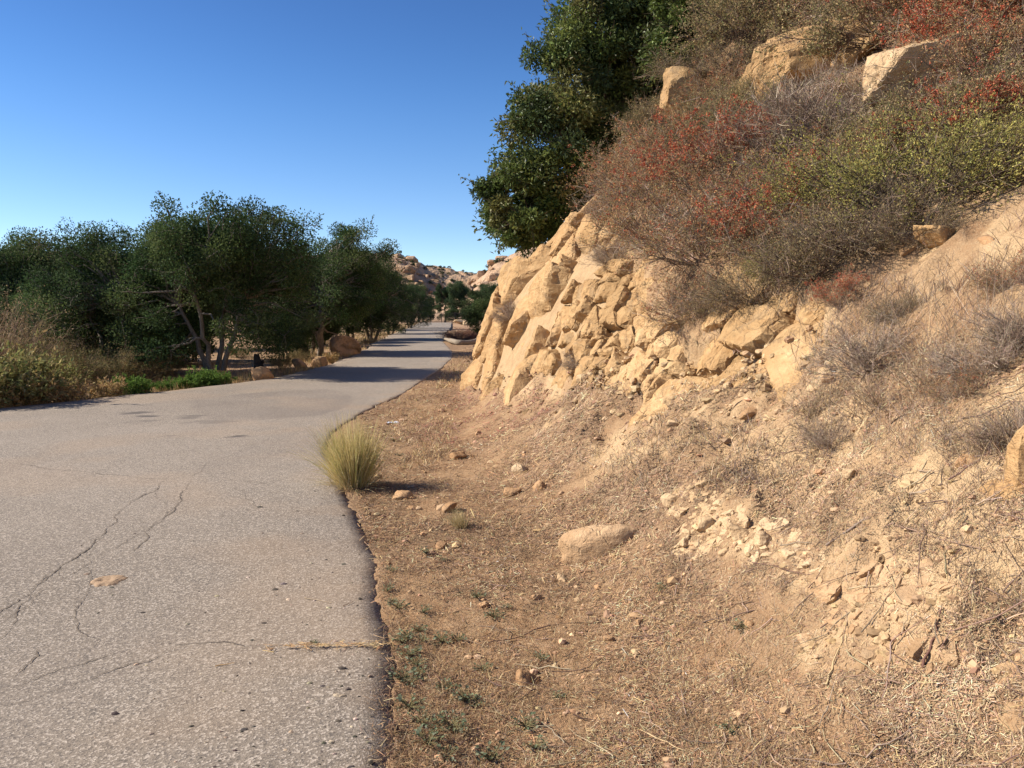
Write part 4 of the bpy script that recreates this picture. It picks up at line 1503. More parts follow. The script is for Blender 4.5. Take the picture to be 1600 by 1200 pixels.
def sumac(name, ells, foot, label, cols, seed, per=430, leafL=.115, nper=None):
    """dome of big folded leaves made of several lobes."""
    global rng
    rng = np.random.default_rng(seed)
    cent, rad = [], []
    for (cx, cy, cz, r, m) in ells:
        d = unit(m)
        c = np.array([cx, cy, cz]) + d * r * rng.uniform(.55, 1.0, (m, 1))
        cent.append(c)
        rad.append(rng.uniform(.26, .44, m) * np.clip(r, .6, 1.4))
    cent, rad = np.concatenate(cent), np.concatenate(rad)
    ok = cent[:, 2] > base_h(cent[:, 0], cent[:, 1]) + .12
    cent, rad = cent[ok], rad[ok]
    foot = np.array(foot)
    lv = crown_leaves(cent - foot, rad, per, leafL, leafL * .44, cols, .25, .25, .28)
    mid = np.mean([e[:3] for e in ells], 0)
    k = rng.integers(0, len(cent), 420)
    out = norm(norm(cent[k] - mid) + [0, 0, .5] + rng.normal(0, .35, (420, 3)))
    (tv, tf), sp = sprigs(cent[k] - foot + out * (rad[k] * .5)[:, None], out, rng.uniform(.22, .5, 420), 13, leafL, leafL * .42, cols)
    Vc, Fc, Cc = join([lv, sp])
    root = link(name, None, None, foot)
    tag(root, label, 'tree', 'broad leaved trees on the slope')
    parts = [(tv, tf)]
    st = []
    for e in ells:
        Pm = polyline(np.zeros((3, 3)) + rng.normal(0, .15, (3, 3)) - [0, 0, .3], np.array(e[:3]) - foot + rng.normal(0, .3, (3, 3)), 9, .03, .05)
        parts.append(tubes(Pm, np.linspace(.085, .03, 9)[None].repeat(3, 0), 6))
        st.append(Pm[:, 3:].reshape(-1, 3))
    st = np.concatenate(st)
    c = cent - foot
    dd = np.linalg.norm(c[:, None] - st[None], axis=2)
    Pm = polyline(st[dd.argmin(1)], c, 6, .06)
    parts.append(tubes(Pm, np.linspace(.022, .006, 6)[None].repeat(len(c), 0), 4))
    tw = c.repeat(4, 0)
    Pm = polyline(tw, tw + unit(len(tw)) * .45, 4, .1)
    parts.append(tubes(Pm, np.linspace(.007, .002, 4)[None].repeat(len(tw), 0), 3))
    Vt, Ft, _ = join([(v, f, (0, 0, 0)) for v, f in parts])
    link('trunk', mesh_data('trunk', Vt, Ft, M['darkbark']), root)
    link('crown', mesh_data('crown', Vc, Fc, M['glossleaf'], Cc, smooth=False), root)


SUM = [(.110, .145, .040), (.090, .125, .040), (.14, .17, .050), (.066, .096, .034), (.15, .15, .05)]


def at(px, py, d):
    r = ray(px, py)
    return tuple(np.array([0, 0, EYE]) + r * (d / r[1]))


E = [(955, 25, 18.5, 1.5, 34), (905, 140, 18, 1.25, 30), (865, 235, 17.6, 1.25, 32), (808, 318, 17.4, .92, 24), (960, 195, 18.5, 1.3, 24), (1010, 60, 19, 1.5, 26), (905, -90, 18.5, 1.3, 22), (870, 325, 17.8, .8, 18), (1000, -90, 19, 1.7, 22), (930, 270, 18.6, .8, 16), (800, 350, 17.3, .6, 10), (1040, 130, 19.6, 1.1, 18), (1010, 215, 19.2, .9, 14), (975, 110, 18.4, 1.1, 18), (1065, 60, 18.2, 1.0, 20), (1050, 150, 18.0, .7, 12)]
sumac('broad_leaved_tree', [(*at(a, b, d), r, m) for a, b, d, r, m in E], on(2.2, 18.7), 'large dark leafy tree hugging the slope above the outcrop', SUM, 201)
E = [(1120, 30, 15.6, .85, 26), (1150, 75, 15.2, .5, 12), (1090, -40, 15.8, .9, 18), (1165, 15, 15.3, .6, 14), (1075, 70, 16.2, .7, 16)]
sumac('broad_leaved_tree', [(*at(a, b, d), r, m) for a, b, d, r, m in E], on(4.2, 15.6), 'smaller brighter green tree above the rounded boulder', [(.10, .135, .036), (.13, .155, .045), (.075, .105, .032)], 202)


# ------------------------------------------------------------------ shrubs
def stems(nst, L, spread, K=6, up=.35, base=.06):
    az = rng.uniform(0, 6.283, nst)
    el = rng.uniform(up * .3, 1.0, nst) ** .8
    d = norm(np.stack([np.cos(az) * spread, np.sin(az) * spread, el + .15], 1))
    ln = L * rng.uniform(.6, 1.1, nst)
    s = np.linspace(0, 1, K)
    P0 = np.stack([rng.normal(0, base, nst), rng.normal(0, base, nst), np.full(nst, -.05)], 1)
    curve = norm(rng.normal(0, 1, (nst, 3)) + [0, 0, .5])
    Pm = P0[:, None] + d[:, None] * (ln[:, None] * s)[..., None] + curve[:, None] * (ln[:, None] * s ** 2 * rng.uniform(.05, .25, (nst, 1)))[..., None] + rng.normal(0, .018, (nst, K, 3)) * ln[:, None, None] * s[None, :, None]
    return Pm, ln


def twigs(par, ln, each, frac, K=4, wild=.75):
    m, Kp = par.shape[:2]
    n = m * each
    i = np.repeat(np.arange(m), each)
    t = rng.uniform(.25, .98, n) * (Kp - 1)
    k = np.minimum(t.astype(int), Kp - 2)
    f = (t - k)[:, None]
    A = par[i, k] * (1 - f) + par[i, k + 1] * f
    d = norm(norm(par[i, k + 1] - par[i, k]) + rng.normal(0, wild, (n, 3)) + [0, 0, .15])
    l2 = ln[i] * frac * rng.uniform(.5, 1.2, n)
    s = np.linspace(0, 1, K)
    Pm = A[:, None] + d[:, None] * (l2[:, None] * s)[..., None] + rng.normal(0, .05, (n, K, 3)) * l2[:, None, None] * s[None, :, None]
    return Pm, l2


def shrub_mesh(seed, L=.7, nst=34, spread=1.0, e2=8, e3=7, twcol=((.20, .15, .12),), leafn=0, leafL=.02, leafcol=((.2, .2, .1),), flown=0, flocol=((.35, .12, .07),), thick=.006, flosz=.018):
    """(branches, leaves or None, flower heads or None)"""
    global rng
    rng = np.random.default_rng(seed)
    A, la = stems(nst, L, spread)
    B, lb = twigs(A, la, e2, .42)
    Cc, lc = twigs(B, lb, e3, .5, 3)
    parts = []
    v, f = ribbons(Cc, np.array([.55, .45, .2])[None].repeat(len(Cc), 0) * thick)
    parts.append((v, f, np.repeat(vary(np.array(twcol), len(Cc), .2), 6, 0)))
    for Pm, r0, n in ((A, thick, 4), (B, thick * .5, 3)):
        v, f = tubes(Pm, np.linspace(r0, r0 * .4, Pm.shape[1])[None].repeat(len(Pm), 0), n)
        parts.append((v, f, np.repeat(vary(np.array(twcol), len(Pm), .2), Pm.shape[1] * n, 0)))
    V, F, C = join(parts)
    out = [mesh_data('branches', V, F, M['twig'], C)]
    tips = np.concatenate([Cc[:, -1], Cc[:, -2], B[:, -1]])
    zt = tips[:, 2] / max(tips[:, 2].max(), .01)
    rr = np.linalg.norm(tips, axis=1)
    outer = tips[rr > np.quantile(rr, .35)]
    if leafn:
        k = rng.integers(0, len(outer), leafn)
        P = outer[k] + rng.normal(0, .02, (leafn, 3)) * (L / .7)
        D = norm(outer[k] * .8 + rng.normal(0, .6, (leafn, 3)) * L)
        V, F = leaves(P, D, unit(leafn), rng.uniform(.6, 1.3, leafn) * leafL, rng.uniform(.6, 1.2, leafn) * leafL * .45)
        out.append(mesh_data('leaves', V, F, M['leaf'], np.repeat(vary(np.array(leafcol), leafn, .22), 4, 0), smooth=False))
    else:
        out.append(None)
    if flown:
        topm = outer[np.argsort(-(outer[:, 2] + rng.normal(0, .12 * L, len(outer))))[: max(40, int(len(outer) * .45))]]
        nc = max(8, flown // 9)
        k = rng.integers(0, len(topm), nc).repeat(9)
        P = topm[k] + rng.normal(0, .014, (len(k), 3)) * (flosz / .018)
        V, F = leaves(P, unit(len(k)), unit(len(k)), rng.uniform(.7, 1.3, len(k)) * flosz, rng.uniform(.7, 1.3, len(k)) * flosz)
        out.append(mesh_data('flower_heads', V, F, M['flower'], np.repeat(vary(np.array(flocol), len(k), .25), 4, 0), smooth=False))
    else:
        out.append(None)
    return out


GREYT = [(.31, .24, .185), (.24, .18, .135), (.40, .32, .25), (.17, .125, .10)]
BROWNT = [(.19, .125, .09), (.24, .165, .115), (.14, .09, .07)]
DARKT = [(.13, .10, .075), (.18, .135, .10), (.09, .07, .055)]
REDF = [(.40, .085, .045), (.45, .13, .065), (.32, .075, .05), (.38, .16, .085), (.30, .12, .075)]
RUST = [(.42, .24, .12), (.36, .17, .10), (.48, .30, .16)]
YELG = [(.36, .33, .10), (.29, .27, .085), (.43, .385, .13), (.21, .205, .075)]
OLIV = [(.28, .225, .115), (.34, .27, .14), (.21, .175, .09), (.40, .31, .16)]
PRO = {
    'red': [shrub_mesh(301 + k, .75, 46, 1.0, 8, 6, BROWNT + GREYT[:2], 6500, .023, OLIV + RUST, 6200, REDF, .006, .016) for k in range(2)],
    'rust': [shrub_mesh(311 + k, .75, 46, 1.0, 8, 6, BROWNT + GREYT, 7500, .022, OLIV + RUST, 900, RUST + REDF[:1], .006, .016) for k in range(2)],
    'grey': [shrub_mesh(321 + k, .72, 60, 1.0, 8, 8, GREYT, 900, .018, OLIV, 0) for k in range(2)],
    'green': [shrub_mesh(331 + k, .95, 50, 1.1, 8, 6, DARKT, 12000, .029, YELG, 0, thick=.009) for k in range(2)],
    'olive': [shrub_mesh(341 + k, .75, 46, 1.0, 8, 6, DARKT + BROWNT, 11000, .026, OLIV + [(.16, .16, .07)], 0) for k in range(2)],
    'dark': [shrub_mesh(351 + k, .8, 60, 1.1, 9, 6, DARKT + GREYT[1:2], 5000, .021, OLIV, 60, RUST) for k in range(2)],
    'straw': [shrub_mesh(361 + k, .42, 46, .55, 4, 3, [(.42, .32, .21), (.34, .25, .17), (.27, .2, .15)], 200, .014, OLIV, 0, thick=.0028) for k in range(2)],
}
CATN = {'red': 'red_flowered_shrub', 'rust': 'brown_shrub', 'grey': 'grey_brush', 'green': 'green_shrub', 'olive': 'olive_shrub', 'dark': 'dark_twig_shrub', 'straw': 'dry_grass_clump'}
_ns = [0]


def place_shrub(kind, P, sc, label, group, rz=None, lean=True, flatz=1.0):
    k = _ns[0]
    _ns[0] += 1
    pr = PRO[kind][k % 2]
    r = link(CATN[kind], None, None, P, 0, (sc, sc, sc * flatz))
    if lean:
        r.rotation_euler = (0.0, -0.30, (k * 2.399) % 6.283)
        n = slope_n(np.array([P[0]]), np.array([P[1]]))[0]
        q = Vector((0, 0, 1)).rotation_difference(Vector(n * .55 + np.array([0, 0, .6])).normalized())
        r.rotation_euler = (q.to_matrix().to_4x4() @ __import__('mathutils').Matrix.Rotation((k * 2.399) % 6.283, 4, 'Z')).to_euler()
    else:
        r.rotation_euler = (0, 0, (k * 2.399) % 6.283)
    tag(r, label, 'dry grass' if kind == 'straw' else 'shrub', group)
    for nm, me in zip(('branches', 'leaves', 'flower_heads'), pr):
        if me is not None:
            c = link(nm, me, r)
            if nm == 'flower_heads':
                c['kind'] = 'stuff'
    return r


RAD = {'red': .62, 'rust': .62, 'grey': .60, 'green': .85, 'olive': .62, 'dark': .70, 'straw': .26}


HG_ = 'shrubs on the rocky slope'
SHR = [  # kind, px, py of the foot, half width in picture points, label
    ('red', 1105, 320, 78, 'red flowered shrub at the left end of the brush, above the lowest brown one'),
    ('red', 1205, 400, 80, 'reddest shrub, its orange red heads spilling down the middle of the brush'),
    ('red', 1165, 275, 66, 'red flowered shrub behind the bare pale grey one'),
    ('red', 1520, 125, 88, 'red shrub at the upper right beside the cream wedge boulder'),
    ('red', 1565, 225, 80, 'red shrub by the right edge above the bare soil'),
    ('red', 1580, 70, 95, 'red shrub in the top right corner'),
    ('red', 1480, 40, 80, 'red shrub at the top edge left of the corner one'),
    ('rust', 1072, 500, 66, 'brown shrub hanging lowest over the rock beside the outcrop'),
    ('rust', 1015, 385, 70, 'brown shrub over the outcrop below the leftmost red one'),
    ('rust', 1090, 425, 78, 'brown shrub in the middle of the brush left of the reddest one'),
    ('rust', 1000, 310, 58, 'brown shrub at the foot of the large leafy tree'),
    ('rust', 1060, 255, 64, 'brown shrub under the rounded tan boulder'),
    ('rust', 1150, 350, 62, 'brown shrub between the two reddest shrubs'),
    ('grey', 1132, 385, 60, 'bare pale grey shrub framed by red ones'),
    ('grey', 1225, 265, 78, 'bare grey shrub below the largest boulder'),
    ('grey', 1310, 235, 74, 'bare grey shrub below the cream wedge boulder'),
    ('grey', 948, 350, 34, 'small grey twig bush on the top of the outcrop slab'),
    ('grey', 960, 410, 30, 'small grey twig bush in the notch right of the outcrop slab'),
    ('grey', 1355, 600, 74, 'grey bush standing alone in dry grass right of the soil bluff'),
    ('grey', 1535, 610, 72, 'grey bush in dry grass near the right edge'),
    ('grey', 1610, 550, 75, 'grey bush cut by the right edge'),
    ('grey', 1590, 690, 62, 'low grey bush below the one cut by the right edge'),
    ('dark', 1400, 510, 46, 'dark twiggy bush in the dry slope above the lone grey bush'),
    ('rust', 1590, 450, 44, 'brown bush by the right edge under the bare soil'),
    ('rust', 1490, 660, 48, 'low brown bush in dry grass above the orange stone'),
    ('grey', 1300, 690, 40, 'thin grey bush below the clump of pale dry stems'),
    ('green', 1440, 345, 120, 'yellow green shrub with dark bare stems below, largest on the slope'),
    ('green', 1310, 330, 92, 'yellow green shrub left of the largest green one'),
    ('green', 1570, 290, 78, 'yellow green shrub right of the largest green one'),
    ('green', 1225, 452, 44, 'low yellow green shrub at the bottom of the reddest one'),
    ('dark', 1340, 415, 90, 'dark twiggy shrub under the largest green one'),
    ('dark', 1270, 450, 82, 'dark twiggy shrub at the lower edge of the brush'),
    ('dark', 1180, 470, 68, 'dark twiggy shrub above the soil bluff'),
    ('dark', 1440, 395, 52, 'dark twiggy shrub beside the flat shaded rock'),
    ('dark', 1085, 120, 46, 'dark bare brush between the two leafy trees'),
    ('dark', 1040, 205, 44, 'dark bare brush at the right foot of the large leafy tree'),
    ('dark', 1150, 120, 50, 'dark brush hanging between the two upper boulders'),
    ('olive', 1190, 70, 75, 'olive shrub right of the bright green tree'),
    ('olive', 1245, 18, 66, 'olive shrub at the top edge above the largest boulder'),
    ('olive', 1390, 60, 90, 'olive shrub behind the cream wedge boulder'),
    ('rust', 1330, 15, 80, 'brown shrub at the top edge over the small flat boulder'),
    ('rust', 1420, 15, 85, 'brown shrub at the top edge left of the red ones'),
    ('olive', 1135, 200, 48, 'olive shrub between the rounded and the upright boulder'),
    ('rust', 1375, 258, 56, 'brown shrub in front of the cream wedge boulder'),
    ('olive', 1500, 240, 86, 'olive shrub behind the largest green one'),
    ('rust', 1345, 172, 42, 'brown shrub right of the largest boulder'),
    ('grey', 1525, 205, 60, 'bare grey shrub beside the cream wedge boulder'),
    ('olive', 1095, 235, 46, 'small olive shrub below the rounded boulder'),
    ('grey', 1250, 225, 48, 'bare grey shrub at the foot of the largest boulder'),
    ('rust', 1400, 290, 70, 'brown shrub behind the two big green ones'),
    ('grey', 795, 505, 24, 'small purple grey bush on the left shoulder of the outcrop'),
    ('grey', 905, 568, 26, 'small grey bush in a hollow low on the outcrop'),
    ('olive', 806, 420, 36, 'brown green bush on the ridge left of the large leafy tree'),
    ('straw', 1365, 650, 50, 'clump of pale dry stems at the foot of the lone grey bush'),
    ('straw', 1265, 660, 40, 'clump of pale dry stems under the soil bluff'),
    ('straw', 1555, 720, 50, 'clump of dry stems above the orange stone near the right edge'),
    ('straw', 1450, 610, 55, 'clump of dry stems between the two grey bushes'),
    ('rust', 1002, 272, 46, 'brown shrub on the ridge touching the lower right of the large leafy tree'),
    ('olive', 1024, 218, 44, 'olive shrub on the ridge below the dark bare brush'),
    ('grey', 978, 322, 38, 'grey twig bush on the ridge just above the outcrop'),
    ('rust', 1130, 160, 40, 'brown shrub between the rounded boulder and the upright one'),
    ('grey', 1270, 170, 44, 'grey twig bush right at the foot of the largest boulder'),
    ('rust', 1035, 330, 60, 'brown shrub behind the one over the outcrop'),
    ('olive', 1180, 215, 56, 'olive shrub under the upright boulder'),
    ('rust', 1240, 320, 66, 'brown shrub left of the small rock in grey twigs'),
    ('rust', 1260, 390, 66, 'brown shrub between the reddest and the dark twiggy one'),
    ('olive', 1350, 270, 70, 'olive shrub just above the left green one'),
    ('red', 1450, 262, 56, 'red headed shrub between the wedge boulder and the largest green one'),
    ('rust', 1560, 140, 80, 'brown shrub between the two red ones at the right edge'),
    ('olive', 1590, 20, 80, 'olive shrub in the very corner at the top right'),
    ('dark', 1120, 500, 46, 'dark twiggy shrub just left of the soil bluff'),
    ('red', 1310, 500, 40, 'small red twigged shrub on the right end of the soil bluff'),
]
for kd, px, py, w, lb in SHR:
    P = hit(px, py)[0]
    w *= 1.24 if (py < 480 and px > 950 and kd != 'straw') else 1.0
    place_shrub(kd, P, w / FPX * float(np.hypot(P[1], P[2] - EYE)) / RAD[kd], lb, HG_)


# ------------------------------------------------------------------ tussock at the road edge
def tussock(name, P, H, n, rb, label, cols, spread=.5, seed=1, wide=.0042, lean=(0, 0)):
    global rng
    rng = np.random.default_rng(seed)
    root = link(name, None, None, P)
    tag(root, label, 'grass')
    for nm, frac, lo, hi, cl in cols:
        m = int(n * frac)
        az = rng.uniform(0, 6.283, m)
        tl = np.abs(rng.normal(0, spread, m))
        ln = H * rng.uniform(lo, hi, m)
        d = norm(np.stack([np.cos(az) * tl + lean[0], np.sin(az) * tl + lean[1], np.ones(m)], 1))
        br = rb * np.sqrt(rng.uniform(0, 1, m))
        b0 = np.stack([np.cos(az) * br, np.sin(az) * br, np.full(m, -.02)], 1)
        s = np.linspace(0, 1, 6)
        drop = np.stack([np.cos(az) * .25, np.sin(az) * .25, -np.ones(m) * .35], 1) * (tl * rng.uniform(.2, 1.1, m))[:, None]
        Q = b0[:, None] + ln[:, None, None] * (d[:, None] * s[None, :, None] + drop[:, None] * (s ** 2.2)[None, :, None])
        Q += rng.normal(0, .009, Q.shape) * s[None, :, None]
        brk = rng.uniform(0, 1, m) < .10                      # some blades are snapped over
        Q[brk, 4:, 2] -= ln[brk, None] * rng.uniform(.08, .3, (int(brk.sum()), 1)) * np.array([.5, 1.1])[None]
        V, F = ribbons(Q, wide * np.array([.9, 1, .9, .75, .5, .2])[None].repeat(m, 0))
        C = vary(np.array(cl), m, .16)
        tip = np.array([.50, .42, .22])
        CC = C[:, None] * (1 - .55 * s[None, :, None]) + tip * (.55 * s[None, :, None])
        link(nm, mesh_data(nm, V, F, M['straw'], CC.repeat(2, 1).reshape(-1, 3)), root)


p = flat(553, 762)
p = on(p[0], p[1])
tussock('grass_tussock', p, .74, 1900, .12, 'big yellow green bunch grass tussock at the edge of the asphalt', [('green_blades', .30, .45, .85, [(.40, .43, .11), (.50, .50, .15), (.32, .36, .09)]), ('straw_blades', .65, .4, 1.0, [(.68, .55, .25), (.58, .47, .21), (.72, .62, .33)]), ('fallen_blades', .16, .25, .75, [(.56, .45, .23), (.46, .36, .18)])], .30, 5, lean=(-.07, -.03))
tussock('dead_thatch', p, .30, 420, .20, 'flattened straw thatch lying round the foot of the big tussock', [('straw_blades', 1.0, .3, 1.0, [(.50, .38, .20), (.40, .29, .15), (.58, .46, .26)])], 1.3, 9, .0034)
p = hit(722, 826)[0]
tussock('dry_tuft', p, .20, 260, .035, 'small straw coloured tuft bent over beside a yellowish stone', [('straw_blades', 1.0, .6, 1.0, [(.44, .34, .18), (.36, .27, .14), (.52, .42, .23)])], .42, 6, .003, (-.35, .15))


# ------------------------------------------------------------------ small weeds in the verge
def weed_mesh(seed, n=30, r=.045):
    global rng
    rng = np.random.default_rng(seed)
    az = rng.uniform(0, 6.283, n)
    rr = r * np.sqrt(rng.uniform(.02, 1, n))
    tip = np.stack([np.cos(az) * rr, np.sin(az) * rr, rng.uniform(.006, .034, n)], 1)
    Pm = polyline(np.zeros((n, 3)), tip, 4, .06, .1)
    sv, sf = tubes(Pm, np.full((n, 4), .0012), 3)
    lv, lf = leaves(tip, norm(np.stack([np.cos(az), np.sin(az), rng.normal(.2, .3, n)], 1)), unit(n) * .5 + [0, 0, 1], rng.uniform(.008, .019, n), rng.uniform(.007, .015, n), .15)
    V1 = mesh_data('stems', sv, sf, M['twig'], np.full((len(sv), 3), (.16, .14, .07)))
    V2 = mesh_data('leaves', lv, lf, M['leaf'], np.repeat(vary(np.array([(.15, .18, .105), (.20, .22, .145), (.11, .14, .08)]), n, .18), 4, 0), smooth=False)
    return V1, V2


W = [weed_mesh(401 + k) for k in range(4)]
WP = [(612, 945), (622, 955), (655, 990), (660, 1008), (625, 1010), (635, 1000), (642, 1075), (630, 1068), (655, 1062), (735, 1100), (745, 1106), (725, 1098), (700, 1082), (690, 1130), (705, 1140), (712, 1150), (680, 1150), (668, 1170), (745, 937), (662, 962), (790, 950), (772, 966), (715, 1003), (845, 1032), (640, 1030), (650, 1045), (700, 1190), (770, 1192), (690, 1004), (755, 1048), (690, 880), (665, 870), (1160, 990), (1032, 925), (820, 1140), (835, 1172), (1138, 1148), (640, 1110), (660, 1135), (605, 930), (870, 1090), (615, 690), (625, 712), (612, 900)]
for k, (px, py) in enumerate(WP):
    P = hit(px, py)[0]
    if P[0] < float(xr(np.array([P[1]]))[0]) + .03:
        P[0] = float(xr(np.array([P[1]]))[0]) + .05
        P[2] = float(land(np.array([P[0]]), np.array([P[1]]))[0])
    r = link('verge_weed', None, None, P, k * 1.9, .75 + .6 * ((k * 37) % 10) / 10)
    tag(r, 'small grey green weed growing low in the dry verge beside the asphalt edge', 'weed', 'small weeds along the verge')
    link('stems', W[k % 4][0], r)
    link('leaves', W[k % 4][1], r)


# ------------------------------------------------------------------ small things on the road
def road_at(px, py):
    p = flat(px, py, ZR)
    p[2] = float(road_z(np.array([p[0]]), np.array([p[1]]))[0])
    return p


P = road_at(488, 1003)
r = link('weed_sprig', None, None, P, .3, .55)
tag(r, 'green weed sprig growing from the crack across the asphalt', 'weed')
link('stems', W[0][0], r)
link('leaves', W[0][1], r)


def straw_drift():
    global rng
    rng = np.random.default_rng(55)
    n = 170
    px = 608 - 190 * rng.uniform(0, 1, n) ** 1.3
    px = px + 12 * np.sin(px * .23)
    py = 1010 - (px - 425) * .022 + rng.normal(0, 1, n) * (2.2 + 2.2 * np.sin(px * .11))
    P = flat(px, py, ZR + .006)
    az = rng.normal(0, .7, n)
    L = rng.uniform(.02, .08, n)
    t = np.stack([np.cos(az), np.sin(az), np.zeros(n)], 1)
    Q = P[:, None] + t[:, None] * (L[:, None] * np.linspace(-.5, .5, 3))[..., None] + np.abs(rng.normal(0, .004, (n, 3, 1))) * [0, 0, 1]
    V, F = ribbons(Q, np.full((n, 3), .0024), np.tile([0, 0, 1.0], (n, 1)) + rng.normal(0, .3, (n, 3)))
    tag(link('straw_drift', mesh_data('straw_drift', V, F, M['litter'], np.repeat(vary(np.array([(.46, .30, .14), (.36, .21, .10), (.52, .38, .2)]), n, .2), 6, 0))), kind='stuff')
    # crumbs of grit and leaf on the asphalt
    n = 420
    px, py = rng.uniform(0, 640, n), rng.uniform(760, 1230, n)
    px = 640 - (640 - px) * rng.uniform(.1, 1, n)
    P = flat(px, py, ZR)
    ok = P[:, 0] < xr(P[:, 1]) - .03
    P = P[ok]
    n = len(P)
    D, F0 = ICO[0]
    P[:, 2] = road_z(P[:, 0], P[:, 1])
    s = rng.gamma(1.6, .0022, n) + .0016
    V = P[:, None] + D[None] * rng.uniform(.6, 1.3, (n, len(D), 1)) * s[:, None, None] * [1.3, 1, .6]
    F = (F0[None] + (np.arange(n) * len(D))[:, None, None]).reshape(-1, 3)
    C = np.repeat(vary(np.array([(.07, .06, .05), (.30, .24, .18), (.12, .1, .085), (.42, .33, .24)]), n, .2), len(D), 0)
    tag(link('grit', mesh_data('grit', V.reshape(-1, 3), F, M['pebble'], C, smooth=False)), kind='stuff')


straw_drift()


def stick(pts, r, label, name='twig', onroad=True, col=(.40, .31, .21)):
    global rng
    P = np.array([road_at(*q) if onroad else hit(*q)[0] for q in pts])
    P[:, 2] += r + .003
    seg = np.linspace(0, len(P) - 1, 9)
    Q = np.stack([np.interp(seg, np.arange(len(P)), P[:, k]) for k in range(3)], 1)
    Q[1:-1] += rng.normal(0, r * .9, (7, 3)) * [1, 1, .3]
    V, F = tubes((Q - Q[0])[None], np.linspace(r, r * .45, 9)[None], 6)
    o = link(name, mesh_data(name, V, F, M['twig'], np.full((len(V), 3), col)), None, Q[0])
    return tag(o, label, 'twig')


stick([(476, 934), (498, 938), (518, 942)], .0022, 'thin pale twig lying on the asphalt above the straw filled crack')
stick([(536, 947), (545, 943), (553, 939)], .002, 'short brown twig on the asphalt right of the thin pale twig', col=(.2, .13, .09))
stick([(336, 1040), (350, 1037), (366, 1035)], .0025, 'curled orange straw stalk lying on the asphalt', col=(.46, .28, .12))
stick([(1290, 880), (1340, 858), (1420, 815), (1470, 790)], .006, 'long grey branch lying up the slope in the lower right', 'fallen_branch', False, (.22, .17, .14))
stick([(1350, 850), (1400, 868), (1450, 885), (1530, 900)], .005, 'brown branch lying across the slope under the long grey branch', 'fallen_branch', False, (.27, .18, .13))
stick([(1440, 1075), (1452, 1045), (1462, 1010), (1470, 980)], .005, 'dark red twig standing up from the bare soil at the lower right', 'fallen_branch', False, (.15, .08, .06))
stick([(1290, 1095), (1298, 1070), (1308, 1040), (1315, 1018)], .004, 'pale bent straw stalk on the bare soil patch at the bottom right', 'dry_stalk', False, (.48, .36, .2))
stick([(1000, 1148), (1040, 1168), (1080, 1185)], .0028, 'long pale straw stalk on the verge at the bottom', 'dry_stalk', False, (.55, .42, .24))
stick([(1168, 795), (1172, 770), (1180, 745)], .004, 'dark upright twig above the pale clods', 'fallen_branch', False, (.14, .09, .075))

# little mound of dug soil with a hole (an ant hill)
c = road_at(168, 907)
ny = 40
u = np.linspace(-1, 1, ny)
U, Vv = np.meshgrid(u, u)
rr = np.sqrt(U ** 2 + Vv ** 2) + .18 * n2(U, Vv, 2.2, 3, 5)
hh = .009 * np.exp(-((rr - .42) / .26) ** 2) + .004 * np.exp(-(rr / .8) ** 2) + .003 * n2(U, Vv, 7.0, 3, 8) - .012 * np.exp(-(((U + .25) ** 2 + (Vv + .1) ** 2) / .02)) - .012 * sstep(.6, .98, rr)
Vm = np.stack([U.ravel() * .125, Vv.ravel() * .13, hh.ravel()], 1)
o = link('ant_mound', mesh_data('ant_mound', Vm, grid_faces(ny, ny), M['pile']), None, c)
tag(o, 'flat ring of tan soil with a small hole on the asphalt', 'soil mound')

# scrap of pale plastic in the verge
P = hit(613, 661)[0]
u = np.linspace(-1, 1, 9)
U, Vv = np.meshgrid(u, u)
Vm = np.stack([U.ravel() * .085, Vv.ravel() * .05, .012 + .02 * n2(U, Vv, 1.1, 3, 2).ravel()], 1)
Vm2 = Vm - [0, 0, .003]
top = grid_faces(9, 9)
o = link('plastic_scrap', mesh_data('plastic_scrap', np.concatenate([Vm, Vm2]), [top, top[:, ::-1] + 81], M['plastic']), None, P, .4)
tag(o, 'crumpled scrap of pale bluish plastic in the dry verge beyond the tussock', 'litter')

# ------------------------------------------------------------------ left side of the road
LG = 'brush left of the road'
PRO['cane'] = [shrub_mesh(371 + k, 1.5, 70, .42, 5, 4, [(.34, .25, .17), (.26, .19, .14), (.40, .30, .19)], 1500, .05, [(.30, .22, .13), (.24, .19, .10)], 0, thick=.006) for k in range(2)]
PRO['reed'] = [shrub_mesh(381 + k, .85, 80, .62, 3, 2, [(.22, .22, .085), (.28, .24, .10), (.18, .2, .07)], 2600, .10, [(.20, .21, .075), (.27, .26, .10), (.30, .24, .11)], 0, thick=.004) for k in range(2)]
PRO['mixed'] = [shrub_mesh(391 + k, 1.05, 44, .95, 7, 5, BROWNT + OLIV, 5200, .05, [(.13, .13, .055), (.18, .16, .07), (.22, .165, .085)], 0, thick=.008) for k in range(2)]
PRO['weed'] = [shrub_mesh(395 + k, .34, 60, .9, 5, 3, [(.12, .17, .05)], 4200, .05, [(.125, .205, .042), (.16, .25, .055), (.095, .16, .036)], 0, thick=.003) for k in range(2)]
PRO['dgrass'] = [shrub_mesh(397 + k, .5, 90, .8, 2, 1, [(.40, .29, .14), (.46, .35, .18), (.32, .22, .11)], 900, .10, [(.42, .31, .15), (.34, .23, .11)], 0, thick=.004) for k in range(2)]
CATN.update(cane='dry_cane_bush', reed='reedy_bush', mixed='mixed_bush', weed='leafy_weed', dgrass='dry_grass_clump')
